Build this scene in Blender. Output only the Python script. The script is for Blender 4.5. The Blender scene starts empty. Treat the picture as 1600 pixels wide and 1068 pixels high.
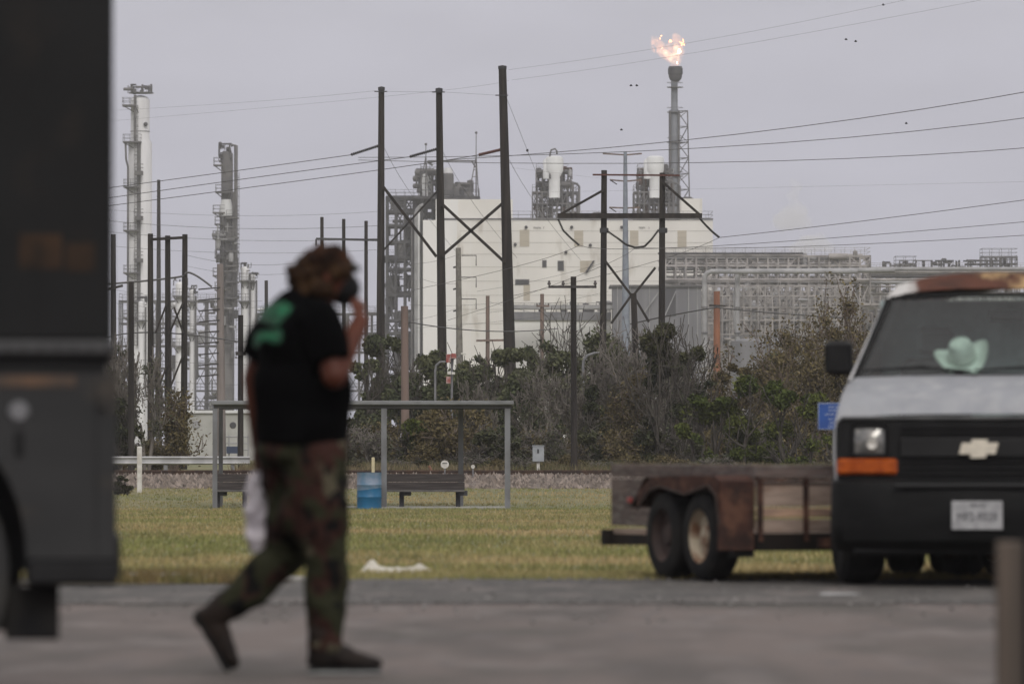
import bpy, math, random
import numpy as np
from mathutils import Vector, Matrix, noise
from mathutils.bvhtree import BVHTree
R = math.radians
random.seed(7); rng = np.random.default_rng(7)
C = bpy.context.scene.collection
sc = bpy.context.scene

# ------------------------------------------------------------ camera, sky, sun, exposure
F = 8889.0; HZ = 708.0; CAMZ = 0.9
TILT = math.atan((HZ - 534.0) / F)
cd = bpy.data.cameras.new("camera"); cam = bpy.data.objects.new("camera", cd); C.objects.link(cam)
cam.location = (0, 0, CAMZ); cam.rotation_euler = (R(90) + TILT, 0, 0)
cd.lens = 200.0; cd.sensor_width = 36.0; cd.clip_start = 0.5; cd.clip_end = 9000
cd.dof.use_dof = True; cd.dof.focus_distance = 210; cd.dof.aperture_fstop = 4.3; cd.dof.aperture_blades = 9
sc.camera = cam
SUN_EL, SUN_AZ = R(40), R(168)          # azimuth clockwise from +Y: behind the camera, to the left
w = bpy.data.worlds.new("World"); sc.world = w; w.use_nodes = True
nt = w.node_tree; nt.nodes.clear(); N = nt.nodes.new; L = nt.links.new
out = N('ShaderNodeOutputWorld'); bg = N('ShaderNodeBackground'); bg.inputs[1].default_value = 0.1
sky = N('ShaderNodeTexSky'); sky.sky_type = 'NISHITA'; sky.sun_disc = False
sky.sun_elevation = SUN_EL; sky.sun_rotation = SUN_AZ; sky.air_density = 1.5; sky.dust_density = 4
hs = N('ShaderNodeHueSaturation'); hs.inputs['Saturation'].default_value = 0.25; L(sky.outputs[0], hs.inputs['Color'])
tc = N('ShaderNodeTexCoord'); sep = N('ShaderNodeSeparateXYZ'); L(tc.outputs['Generated'], sep.inputs[0])
mr = N('ShaderNodeMapRange'); mr.inputs[1].default_value = 0.0; mr.inputs[2].default_value = 0.9
mr.inputs[3].default_value = 1.0; mr.inputs[4].default_value = 1.75; L(sep.outputs[2], mr.inputs[0])
mp = N('ShaderNodeMapping'); mp.inputs['Scale'].default_value = (5, 5, 16); L(tc.outputs['Generated'], mp.inputs[0])
cn = N('ShaderNodeTexNoise'); cn.inputs['Scale'].default_value = 4.2; cn.inputs['Detail'].default_value = 4; L(mp.outputs[0], cn.inputs[0])
cr = N('ShaderNodeMapRange'); cr.inputs[1].default_value = 0.3; cr.inputs[2].default_value = 0.7
cr.inputs[3].default_value = 0.955; cr.inputs[4].default_value = 1.055; L(cn.outputs[0], cr.inputs[0])
mu = N('ShaderNodeMath'); mu.operation = 'MULTIPLY'; L(mr.outputs[0], mu.inputs[0]); L(cr.outputs[0], mu.inputs[1])
cg = N('ShaderNodeMapRange'); cg.inputs[1].default_value = .06; cg.inputs[2].default_value = .35; L(sep.outputs[2], cg.inputs[0])
cx = N('ShaderNodeMix'); cx.data_type = 'RGBA'; cx.inputs['A'].default_value = (5.12, 5.08, 5.85, 1); cx.inputs['B'].default_value = (5.4, 5.2, 5.15, 1); L(cg.outputs[0], cx.inputs[0])
cc = N('ShaderNodeVectorMath'); cc.operation = 'SCALE'; L(cx.outputs['Result'], cc.inputs[0]); L(mu.outputs[0], cc.inputs['Scale'])
mx = N('ShaderNodeMix'); mx.data_type = 'RGBA'; mx.inputs[0].default_value = 0.9
L(hs.outputs[0], mx.inputs['A']); L(cc.outputs[0], mx.inputs['B'])
L(mx.outputs['Result'], bg.inputs[0]); L(bg.outputs[0], out.inputs[0])
sd = bpy.data.lights.new("sun", 'SUN'); sd.energy = 1.4; sd.angle = R(24); sd.color = (1, 0.96, 0.9)
sun = bpy.data.objects.new("sun", sd); C.objects.link(sun)
sun.rotation_euler = (R(90) - SUN_EL, 0, math.pi - SUN_AZ)
sc.view_settings.view_transform = 'Standard'; sc.view_settings.look = 'None'
sc.view_settings.exposure = 0.0; sc.view_settings.gamma = 1.0
sc.cycles.use_denoising = True; sc.cycles.max_bounces = 8; sc.cycles.volume_bounces = 1
sc.cycles.transparent_max_bounces = 12; sc.cycles.caustics_reflective = False; sc.cycles.caustics_refractive = False

# ------------------------------------------------------------ helpers
def W(px, py, d):                        # a point of the photograph (1600 px wide) at distance d
    u = (px - 800) / F; v = (534 - py) / F
    dy = math.cos(TILT) - v * math.sin(TILT); dz = math.sin(TILT) + v * math.cos(TILT)
    return Vector((u * d / dy, d, CAMZ + dz * d / dy))
GP = [(-60, 0), (40.2, 0), (42, -0.02), (100, -0.27), (133, -0.4), (156, -0.1), (160, -0.05), (175, 0.1), (260, 0.3), (400, 0.4), (900, 0.5), (4000, 0.5)]
def gz(y): return float(np.interp(y, [a for a, b in GP], [b for a, b in GP]))
def V(*a): return Vector(a)

class MB:
    def __init__(s): s.v = []; s.f = []
    def add(s, vs, fs):
        o = len(s.v); s.v += [tuple(v) for v in vs]; s.f += [tuple(i + o for i in f) for f in fs]; return s
    def box(s, c, sz, rz=0, taper=1.0):
        x, y, z = sz[0] / 2, sz[1] / 2, sz[2] / 2; c = Vector(c); m = Matrix.Rotation(rz, 3, 'Z')
        vs = [c + m @ Vector((a * x * (taper if e > 0 else 1), b * y * (taper if e > 0 else 1), e * z)) for e in (-1, 1) for b in (-1, 1) for a in (-1, 1)]
        return s.add(vs, [(0, 2, 3, 1), (4, 5, 7, 6), (0, 1, 5, 4), (2, 6, 7, 3), (0, 4, 6, 2), (1, 3, 7, 5)])
    def bx(s, x0, x1, y0, y1, z0, z1): return s.box(((x0 + x1) / 2, (y0 + y1) / 2, (z0 + z1) / 2), (abs(x1 - x0), abs(y1 - y0), abs(z1 - z0)))
    def bev(s, x0, x1, y0, y1, z0, z1, b):     # box with chamfered vertical and horizontal edges
        vs = []; fs = []
        def ring(ix, iy, z): return [(x0+ix+b, y0+iy, z), (x1-ix-b, y0+iy, z), (x1-ix, y0+iy+b, z), (x1-ix, y1-iy-b, z), (x1-ix-b, y1-iy, z), (x0+ix+b, y1-iy, z), (x0+ix, y1-iy-b, z), (x0+ix, y0+iy+b, z)]
        vs = ring(b, b, z0) + ring(0, 0, z0 + b) + ring(0, 0, z1 - b) + ring(b, b, z1)
        for k in range(3):
            for i in range(8): fs.append((k*8+i, k*8+(i+1) % 8, k*8+8+(i+1) % 8, k*8+8+i))
        fs += [tuple(range(7, -1, -1)), tuple(range(24, 32))]
        return s.add(vs, fs)
    def beam(s, p0, p1, w, h=None):
        p0, p1 = Vector(p0), Vector(p1); h = h or w; d = (p1 - p0)
        if d.length < 1e-6: return s
        d.normalize(); up = Vector((0, 0, 1)) if abs(d.z) < 0.95 else Vector((0, 1, 0))
        a = d.cross(up).normalized(); b = a.cross(d).normalized()
        vs = [p + a * (i * w / 2) + b * (j * h / 2) for p in (p0, p1) for i, j in ((-1, -1), (1, -1), (1, 1), (-1, 1))]
        return s.add(vs, [(3, 2, 1, 0), (4, 5, 6, 7), (0, 1, 5, 4), (1, 2, 6, 5), (2, 3, 7, 6), (3, 0, 4, 7)])
    def tube(s, p0, p1, r0, r1=None, n=10, cap=True):
        return s.path([p0, p1], [r0, r0 if r1 is None else r1], n, cap)
    def path(s, pts, r, n=8, cap=True):
        pts = [Vector(p) for p in pts]; m = len(pts)
        if not hasattr(r, '__len__'): r = [r] * m
        vs = []; fs = []; prev = None
        for i, p in enumerate(pts):
            d = (pts[min(i + 1, m - 1)] - pts[max(i - 1, 0)])
            d = d.normalized() if d.length > 1e-9 else Vector((0, 0, 1))
            if prev is None:
                up = Vector((0, 0, 1)) if abs(d.z) < 0.9 else Vector((1, 0, 0)); a = d.cross(up).normalized()
            else:
                a = (prev - d * prev.dot(d)).normalized()
            prev = a; b = d.cross(a)
            for k in range(n):
                t = 2 * math.pi * k / n; vs.append(p + (a * math.cos(t) + b * math.sin(t)) * r[i])
        for i in range(m - 1):
            for k in range(n): fs.append((i*n+k, i*n+(k+1) % n, (i+1)*n+(k+1) % n, (i+1)*n+k))
        if cap: fs += [tuple(range(n - 1, -1, -1)), tuple(range((m-1)*n, m*n))]
        return s.add(vs, fs)
    def lathe(s, prof, c=(0, 0, 0), n=24, axis='Z', a0=0, a1=2*math.pi):      # prof: (radius, height)
        c = Vector(c); vs = []; fs = []; m = len(prof); full = abs(a1 - a0 - 2*math.pi) < 1e-6; nn = n if full else n + 1
        for r, h in prof:
            for k in range(nn):
                t = a0 + (a1 - a0) * k / n; q = (r*math.cos(t), r*math.sin(t), h)
                if axis == 'X': q = (q[2], q[0], q[1])
                elif axis == 'Y': q = (q[0], q[2], q[1])
                elif hasattr(axis, 'cross'):
                    ax = axis.normalized(); u = ax.cross(Vector((0, 0, 1))).normalized(); v2 = u.cross(ax); q = u*q[0] + v2*q[1] + ax*q[2]
                vs.append(c + Vector(q))
        for i in range(m - 1):
            for k in range(n if full else n):
                k2 = (k + 1) % nn if full else k + 1
                fs.append((i*nn+k, i*nn+k2, (i+1)*nn+k2, (i+1)*nn+k))
        return s.add(vs, fs)
    def ell(s, c, r, rz=0, nu=16, nv=10, rot=None):
        c = Vector(c); m = rot or Matrix.Rotation(rz, 3, 'Z'); vs = []; fs = []
        for i in range(nv + 1):
            p = math.pi * i / nv
            for k in range(nu):
                t = 2*math.pi*k/nu; vs.append(c + m @ Vector((r[0]*math.sin(p)*math.cos(t), r[1]*math.sin(p)*math.sin(t), r[2]*math.cos(p))))
        for i in range(nv):
            for k in range(nu): fs.append((i*nu+k, (i+1)*nu+k, (i+1)*nu+(k+1) % nu, i*nu+(k+1) % nu))
        return s.add(vs, fs)
    def cap(s, p0, p1, r0, r1=None, n=14):
        r1 = r0 if r1 is None else r1
        s.tube(p0, p1, r0, r1, n); s.ell(p0, (r0, r0, r0), nu=n, nv=8); s.ell(p1, (r1, r1, r1), nu=n, nv=8); return s
    def prism(s, outline, y0, y1):                 # outline in (x,z), extruded along y
        n = len(outline); vs = [(x, y0, z) for x, z in outline] + [(x, y1, z) for x, z in outline]
        fs = [tuple(range(n)), tuple(range(2*n-1, n-1, -1))] + [(i, n+i, n+(i+1) % n, (i+1) % n) for i in range(n)]
        return s.add(vs, fs)
    def grid(s, rows):                             # rows of equal numbers of points
        m = len(rows[0]); vs = [p for r in rows for p in r]
        return s.add(vs, [(i*m+k, i*m+k+1, (i+1)*m+k+1, (i+1)*m+k) for i in range(len(rows)-1) for k in range(m-1)])
    def xf(s, M):
        s.v = [tuple(M @ Vector(v)) for v in s.v]; return s

def origin(o):
    v = Vector((0, 0, 0))
    while o: v += Vector(o.location); o = o.parent
    return v
def link(name, me, parent=None, loc=None):
    o = bpy.data.objects.new(name, me); C.objects.link(o)
    if parent: o.parent = parent
    elif loc is not None: o.location = loc
    return o
def build(name, mb, mat, parent=None, loc=(0, 0, 0), smooth=False):
    off = origin(parent) if parent else Vector(loc)
    used = sorted({i for f in mb.f for i in f})
    if len(used) < len(mb.v):
        ix = {u: k for k, u in enumerate(used)}; mb.v = [mb.v[u] for u in used]; mb.f = [tuple(ix[i] for i in f) for f in mb.f]
    me = bpy.data.meshes.new(name)
    me.from_pydata([(v[0]-off.x, v[1]-off.y, v[2]-off.z) for v in mb.v], [], mb.f)
    if mat: me.materials.append(mat)
    if smooth:
        me.shade_smooth()
        try: me.set_sharp_from_angle(angle=R(40))
        except Exception: pass
    return link(name, me, parent, loc)
def np_mesh(name, verts, faces, mat, parent=None, loc=(0, 0, 0)):
    off = np.array(origin(parent) if parent else loc); me = bpy.data.meshes.new(name)
    verts = verts - off; n = faces.shape[1]
    me.vertices.add(len(verts)); me.vertices.foreach_set('co', verts.astype(np.float32).ravel())
    me.loops.add(faces.size); me.loops.foreach_set('vertex_index', faces.astype(np.int32).ravel())
    me.polygons.add(len(faces)); me.polygons.foreach_set('loop_start', np.arange(0, faces.size, n, dtype=np.int32))
    me.update(calc_edges=True); me.validate()
    if mat: me.materials.append(mat)
    return link(name, me, parent, loc)
def tag(o, label, cat, group=None, kind=None):
    o['label'] = label; o['category'] = cat
    if group: o['group'] = group
    if kind: o['kind'] = kind
    return o
def thing(name, label, cat, loc, group=None):
    o = bpy.data.objects.new(name, None); C.objects.link(o); o.location = loc; o.empty_display_size = 0.2
    return tag(o, label, cat, group)
def single(name, mb, mat, label, cat, loc, group=None, smooth=False, kind=None):
    return tag(build(name, mb, mat, None, loc, smooth), label, cat, group, kind)
def struct(name, mb, mat, smooth=False):
    o = build(name, mb, mat, None, (0, 0, 0), smooth); o['kind'] = 'structure'; return o

def M(name, c1, c2=None, scale=4, rough=0.8, metal=0.0, lo=0.42, hi=0.6, detail=5, stretch=(1, 1, 1), bump=0.0, bscale=None, c3=None, s3=1.0, lo3=0.5, hi3=0.65, spec=0.5, island=0.0):
    m = bpy.data.materials.new(name); m.use_nodes = True; nt = m.node_tree; b = nt.nodes['Principled BSDF']
    N = nt.nodes.new; L = nt.links.new
    b.inputs['Base Color'].default_value = (*c1, 1); b.inputs['Roughness'].default_value = rough; b.inputs['Metallic'].default_value = metal
    b.inputs['Specular IOR Level'].default_value = spec
    if c2 is not None or bump:
        tc = N('ShaderNodeTexCoord'); mp = N('ShaderNodeMapping'); mp.inputs['Scale'].default_value = stretch; L(tc.outputs['Object'], mp.inputs[0])
    last = None
    if c2 is not None:
        n = N('ShaderNodeTexNoise'); n.inputs['Scale'].default_value = scale; n.inputs['Detail'].default_value = detail; L(mp.outputs[0], n.inputs[0])
        r = N('ShaderNodeMapRange'); r.inputs[1].default_value = lo; r.inputs[2].default_value = hi; L(n.outputs[0], r.inputs[0])
        x = N('ShaderNodeMix'); x.data_type = 'RGBA'; x.inputs['A'].default_value = (*c1, 1); x.inputs['B'].default_value = (*c2, 1)
        L(r.outputs[0], x.inputs[0]); last = x.outputs['Result']
    if c3 is not None:
        n = N('ShaderNodeTexNoise'); n.inputs['Scale'].default_value = s3; n.inputs['Detail'].default_value = 6; L(mp.outputs[0], n.inputs[0])
        r = N('ShaderNodeMapRange'); r.inputs[1].default_value = lo3; r.inputs[2].default_value = hi3; L(n.outputs[0], r.inputs[0])
        x = N('ShaderNodeMix'); x.data_type = 'RGBA'; x.inputs['B'].default_value = (*c3, 1); L(last, x.inputs['A'])
        L(r.outputs[0], x.inputs[0]); last = x.outputs['Result']
    if island:
        g = N('ShaderNodeNewGeometry'); r = N('ShaderNodeMapRange'); r.inputs[3].default_value = 1 - island; r.inputs[4].default_value = 1 + island
        L(g.outputs['Random Per Island'], r.inputs[0]); x = N('ShaderNodeVectorMath'); x.operation = 'SCALE'
        if last: L(last, x.inputs[0])
        else: x.inputs[0].default_value = c1
        L(r.outputs[0], x.inputs['Scale']); last = x.outputs[0]
    if last: L(last, b.inputs['Base Color'])
    if bump:
        n = N('ShaderNodeTexNoise'); n.inputs['Scale'].default_value = bscale or scale*4; n.inputs['Detail'].default_value = 6; L(mp.outputs[0], n.inputs[0])
        bp = N('ShaderNodeBump'); bp.inputs['Strength'].default_value = bump; bp.inputs['Distance'].default_value = 0.02; L(n.outputs[0], bp.inputs['Height']); L(bp.outputs[0], b.inputs['Normal'])
    return m

m_wood_pole = M('pole_timber', (.014, .011, .0105), (.032, .026, .023), 6, .9, stretch=(1, 1, .05), bump=.3)
m_wood_far = M('weathered_pole_timber', (.055, .05, .05), (.03, .027, .028), 5, .9, stretch=(1, 1, .06))
m_tan_pole = M('tan_pole_timber', (.20, .145, .125), (.13, .10, .09), 4, .9, stretch=(1, 1, .08))
m_conc_pole = M('concrete_pole', (.20, .19, .17), (.14, .13, .12), 4, .9)
m_steel_pole = M('galvanised_monopole', (.24, .27, .32), (.2, .22, .27), 3, .6, .1)
m_wire = M('conductor', (.11, .11, .115), rough=.7, spec=.2)
m_insul = M('insulator_string', (.03, .028, .028), rough=.6, spec=.2)
m_insul_red = M('red_brown_insulator', (.10, .045, .04), rough=.6, spec=.2)
m_galv = M('galvanised_steel', (.22, .22, .235), (.15, .15, .165), 3, .6, .3)
m_dsteel = M('dark_structural_steel', (.03, .03, .036), (.065, .065, .07), .4, .8)
m_msteel = M('mid_grey_structural_steel', (.085, .083, .088), (.14, .135, .135), .4, .8)
m_lsteel = M('light_grey_pipe', (.34, .34, .35), (.24, .24, .25), .5, .7)
m_col = M('light_column_cladding', (.76, .76, .78), (.58, .58, .60), .3, .6, stretch=(1, 1, .15))
m_colwhite = M('white_column_insulation', (.72, .73, .74), (.6, .61, .62), .3, .6)
m_whitebld = M('white_cladding', (.79, .77, .73), (.72, .70, .665), .12, .8, stretch=(1, 1, .3), c3=(.56, .53, .48), s3=.5, lo3=.6, hi3=.72)
m_whitebld2 = M('pale_grey_cladding', (.82, .81, .80), (.74, .74, .73), .12, .8, stretch=(1, 1, .3))
m_beige = M('beige_louvre', (.50, .45, .37), (.42, .38, .31), 2, .8, stretch=(.1, .1, 6))
m_dark = M('dark_opening', (.03, .03, .035), rough=.7)
m_greybld = M('grey_cladding', (.19, .19, .205), (.15, .15, .165), .3, .8, stretch=(3, 3, .2))
m_rust = M('rusty_steel', (.062, .03, .023), (.03, .018, .016), 5, .9, bump=.3, c3=(.11, .055, .038), s3=9, spec=.2)
m_rack = M('pinkish_grey_rack_steel', (.38, .355, .345), (.22, .205, .20), .5, .8)
m_black = M('black_plastic', (.0035, .0035, .004), (.007, .007, .0075), 8, .55, spec=.25)
m_rubber = M('tyre_rubber', (.008, .008, .009), (.016, .015, .014), 6, .9, bump=.2, spec=.2)
m_white = M('white_paint', (.62, .61, .58), (.5, .48, .44), 6, .6)

# ------------------------------------------------------------ the ground
def cmix(nt, a, b, fac):
    x = nt.nodes.new('ShaderNodeMix'); x.data_type = 'RGBA'
    for k, s in (('A', a), ('B', b)):
        if isinstance(s, tuple): x.inputs[k].default_value = (*s, 1)
        else: nt.links.new(s, x.inputs[k])
    nt.links.new(fac, x.inputs[0]); return x.outputs['Result']
def nz(nt, scale, lo, hi, stretch=(1, 1, 1), detail=5):
    N = nt.nodes.new; L = nt.links.new; tc = N('ShaderNodeTexCoord'); mp = N('ShaderNodeMapping'); mp.inputs['Scale'].default_value = stretch; L(tc.outputs['Object'], mp.inputs[0])
    n = N('ShaderNodeTexNoise'); n.inputs['Scale'].default_value = scale; n.inputs['Detail'].default_value = detail; L(mp.outputs[0], n.inputs[0])
    r = N('ShaderNodeMapRange'); r.inputs[1].default_value = lo; r.inputs[2].default_value = hi; L(n.outputs[0], r.inputs[0]); return r.outputs[0]
m_field = M('turf_soil', (.13, .115, .05)); nt_ = m_field.node_tree
c = cmix(nt_, (.12, .125, .042), (.165, .145, .062), nz(nt_, .25, .4, .62, (.5, .35, 1)))
c = cmix(nt_, c, (.11, .115, .04), nz(nt_, 1.3, .5, .7, (.5, .25, 1)))
c = cmix(nt_, c, (.17, .14, .075), nz(nt_, 6, .58, .75, (1, .4, 1)))
nt_.links.new(c, nt_.nodes['Principled BSDF'].inputs['Base Color'])
mb = MB(); xs = [-1500, -300, -60, -20, -6, 0, 6, 20, 60, 300, 1500]
ys = [-60, 0, 30, 40.2, 42, 60, 80, 100, 120, 133, 145, 156, 160, 175, 200, 260, 400, 900, 1500, 4000]
mb.grid([[(x, y, gz(y)) for x in xs] for y in ys]); mb.f = [f[::-1] for f in mb.f]; struct('grass_field_ground', mb, m_field)

m_asph = M('worn_asphalt', (.13, .12, .12)); nt_ = m_asph.node_tree
c = cmix(nt_, (.124, .096, .085), (.062, .050, .043), nz(nt_, 1.1, .42, .62, (1, .22, 1)))
c = cmix(nt_, c, (.15, .127, .118), nz(nt_, 2.6, .52, .70, (1, .25, 1)))
c = cmix(nt_, c, (.075, .068, .068), nz(nt_, 60, .5, .72))
c = cmix(nt_, c, (.055, .048, .04), nz(nt_, .55, .53, .63, (1, .3, 1), 4))
c = cmix(nt_, c, (.085, .072, .07), nz(nt_, 4.5, .60, .66, (1, .25, 1), 6))
nt_.links.new(c, nt_.nodes['Principled BSDF'].inputs['Base Color'])
mb = MB(); mb.grid([[(x, y, .004) for x in (-40, -10, 0, 10, 40)] for y in (-20, 10, 20, 30, 34.4)]); mb.f = [f[::-1] for f in mb.f]; struct('asphalt_lot', mb, m_asph)
m_grav = M('grey_gravel_road', (.085, .086, .09)); nt_ = m_grav.node_tree
c = cmix(nt_, (.060, .055, .050), (.046, .042, .039), nz(nt_, 2.2, .42, .6, (1, .25, 1)))
c = cmix(nt_, c, (.14, .13, .12), nz(nt_, 9, .58, .70, (1, .3, 1)))
c = cmix(nt_, c, (.11, .095, .088), nz(nt_, 1.6, .55, .65, (1, .35, 1)))
nt_.links.new(c, nt_.nodes['Principled BSDF'].inputs['Base Color'])
mb = MB(); rows = [[], []]
for i in range(161):
    x = -40 + i * .5
    rows[0].append((x, 33.9 + .35 * noise.noise(Vector((x * .8, 0, 3))) + .12 * noise.noise(Vector((x * 4, 0, 3))), .009))
    rows[1].append((x, 40.9 + .35 * noise.noise(Vector((x * .7, 5, 3))) + .15 * noise.noise(Vector((x * 4, 0, 9))), .009))
mb.grid(rows); mb.f = [f[::-1] for f in mb.f]; struct('gravel_road', mb, m_grav)
mb = MB()                                            # loose stones lying along the seam of the gravel
for i in range(900):
    y = random.choice([random.uniform(33.3, 35), random.uniform(39.5, 41.2), random.uniform(30, 41)]); x = random.uniform(-5, 5.2); r = random.uniform(.006, .02)
    mb.ell((x, y, gz(y) + .009 + r * .3), (r, r * .8, r * .6), random.uniform(0, 3), 5, 3)
single('loose_gravel', mb, M('gravel_stone', (.12, .115, .11), (.2, .19, .185), 5, island=.4), 'loose pale stones scattered on the grey gravel strip', 'gravel', (0, 37, 0), kind='stuff')
m_conc = M('old_concrete', (.26, .25, .235), (.17, .165, .155), 5, .9, bump=.3)
mb = MB()                                            # broken low kerb stones at the edge of the grass, left
k = thing('concrete_kerb', 'low broken concrete kerb edging the grass left of the walking man', 'kerb', (-3, 40.6, 0))
for i, (a, b) in enumerate(((-2.72, -2.2), (-2.17, -1.75), (-1.70, -1.35))):
    build('kerb_stone', MB().bev(a, b, 39.7, 39.95, -.05, .065 - .012 * i, .015), m_conc, k)
mb = MB(); rr_ = [[], []]
for i in range(41):
    x = -6 + i * .112; rr_[0].append((x, 38.3 + .35 * noise.noise(Vector((x * 2, 7, 3))) + .9 * max(0, (x + 2.6)), .013)); rr_[1].append((x, 40.5 + .1 * noise.noise(Vector((x * 3, 2, 3))), .013))
mb.grid(rr_); mb.f = [f[::-1] for f in mb.f]; struct('dirt_verge', mb, M('dark_brown_soil', (.045, .036, .025), (.075, .062, .035), 3, .95))  # darker brown strip between gravel and grass

# ballast, rails and sleepers
m_bal = M('ballast_stone', (.15, .122, .105), (.21, .175, .155), 3, .9, c3=(.07, .062, .05), s3=9, lo3=.5, hi3=.7, bump=.6, bscale=9)
mb = MB(); rows = []
prof = [(157.6, -.12), (159.2, .06), (161, .2), (162, .235), (166, .235), (168.5, .05)]
for j in range(241):
    x = -60 + j * .5; rows.append([(x, y + .25 * noise.noise(Vector((x * .5, y, 0))), z + .07 * noise.noise(Vector((x * .9, y * .8, 1))) + .03 * noise.noise(Vector((x * 3, y * 2, 1)))) for y, z in prof])
mb.grid(rows); struct('railway_ballast', mb, m_bal)
def ptri(cx, cy, cz, r):  # random tetra-ish stones as numpy
    n = len(cx); base = np.array([(1, 0, -.5), (-.5, .87, -.5), (-.5, -.87, -.5), (0, 0, .9)]); v = rng.normal(0, .25, (n, 4, 3)) + base
    v = v * r[:, None, None] + np.stack([cx, cy, cz], 1)[:, None, :]; f = np.array([(0, 1, 3), (1, 2, 3), (2, 0, 3)])[None] + (np.arange(n) * 4)[:, None, None]
    return v.reshape(-1, 3), f.reshape(-1, 3)
n = 12000; cy = rng.uniform(157.6, 162.3, n); cx = rng.uniform(-17, 17, n)
cz = np.interp(cy, [p[0] for p in prof], [p[1] for p in prof]) + .02
v, f = ptri(cx, cy, cz, rng.uniform(.03, .11, n))
o = np_mesh('ballast_rubble', v, f, M('rubble_stone', (.15, .12, .10), (.23, .19, .165), 2, island=.5), None, (0, 160, 0)); tag(o, 'pale pinkish stones heaped on the railway embankment slope', 'ballast', kind='stuff')
tr = thing('railway_track', 'rusty brown railway track running across behind the grass field', 'railway track', (0, 163, .23))
m_rail = M('rusty_rail', (.045, .028, .022), (.08, .045, .03), 4, .8)
for y in (163.0, 164.45):
    mb = MB(); mb.bx(-60, 60, y - .075, y + .075, .26, .275); mb.bx(-60, 60, y - .012, y + .012, .275, .38); mb.bx(-60, 60, y - .037, y + .037, .38, .42); build('rail', mb, m_rail, tr)
s0 = build('sleeper', MB().bev(-.12, .12, 162.5, 164.95, .17, .26, .01), M('sleeper_timber', (.07, .055, .045), (.04, .034, .03), 6), tr)
for i in range(-29, 30):
    if i: s = s0.copy(); C.objects.link(s); s.parent = tr; s.location.x = i * .6

# ------------------------------------------------------------ grass
def blades(n, x0f, y0, y1, hmin, hmax, wd, per=3, zoff=0.0, ypow=1.0, xlim=None):
    t = rng.uniform(0, 1, n) ** ypow; y = y0 + (y1 - y0) * t
    x = rng.uniform(-1, 1, n) * (x0f * y + .8) if xlim is None else rng.uniform(xlim[0], xlim[1], n)
    z = np.interp(y, [a for a, b in GP], [b for a, b in GP]) + zoff
    V_, F_ = [], []
    for k in range(per):
        a = rng.uniform(0, 6.28, n); h = rng.uniform(hmin, hmax, n); lean = rng.uniform(.1, .7, n) * h
        bx = x + rng.normal(0, .03, n); by = y + rng.normal(0, .03, n)
        px, py = np.cos(a) * wd, np.sin(a) * wd * .3
        b1 = np.stack([bx - px, by - py, z - .01], 1); b2 = np.stack([bx + px, by + py, z - .01], 1)
        tp = np.stack([bx + np.cos(a * 3) * lean, by + np.sin(a * 3) * lean, z + h], 1)
        V_.append(np.stack([b1, b2, tp], 1).reshape(-1, 3)); F_.append((np.arange(n * 3) + k * n * 3).reshape(-1, 3))
    return np.concatenate(V_), np.concatenate(F_)
m_grass = M('grass_blade', (.12, .118, .04)); nt_ = m_grass.node_tree
c = cmix(nt_, (.185, .19, .06), (.34, .255, .125), nz(nt_, .22, .42, .6, (.5, .5, 1)))
c = cmix(nt_, c, (.42, .33, .19), nz(nt_, 9, .56, .72))
c = cmix(nt_, c, (.12, .135, .04), nz(nt_, 1.1, .52, .68, (.5, .35, 1)))
g = nt_.nodes.new('ShaderNodeNewGeometry'); r = nt_.nodes.new('ShaderNodeMapRange'); r.inputs[3].default_value = .65; r.inputs[4].default_value = 1.35
nt_.links.new(g.outputs['Random Per Island'], r.inputs[0]); x = nt_.nodes.new('ShaderNodeVectorMath'); x.operation = 'SCALE'; nt_.links.new(c, x.inputs[0]); nt_.links.new(r.outputs[0], x.inputs['Scale'])
nt_.links.new(x.outputs[0], nt_.nodes['Principled BSDF'].inputs['Base Color'])
v1, f1 = blades(72000, .112, 40.5, 158.5, .02, .07, .012, 3, ypow=1.1)
v2, f2 = blades(9000, .094, 40.2, 43.5, .02, .06, .006, 3)
o = np_mesh('mown_grass', np.concatenate([v1, v2]), np.concatenate([f1, f2 + len(v1)]), m_grass, None, (0, 80, 0)); tag(o, 'short dry green and tan mown grass covering the field', 'grass', kind='stuff')
v, f = blades(1300, .1, 38.9, 40.9, .03, .12, .012, 3, xlim=(-3.2, -1.75))
o = np_mesh('kerb_weeds', v, f, M('weed_leaf', (.11, .10, .03), (.17, .12, .05), 4, island=.4), None, (-2.6, 40, 0)); tag(o, 'yellow green weeds growing at the edge of the gravel by the truck', 'weeds', kind='stuff')
v, f = blades(21000, .1, 166.5, 182, .12, .62, .03, 3, xlim=(-8.2, 26))
o = np_mesh('tall_dry_grass', v, f, M('dry_grass_blade', (.15, .115, .065), (.075, .075, .028), .35, island=.4, lo=.4, hi=.6), None, (0, 172, 0)); tag(o, 'tall dry tan grass growing behind the railway track', 'grass', kind='stuff')

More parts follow.
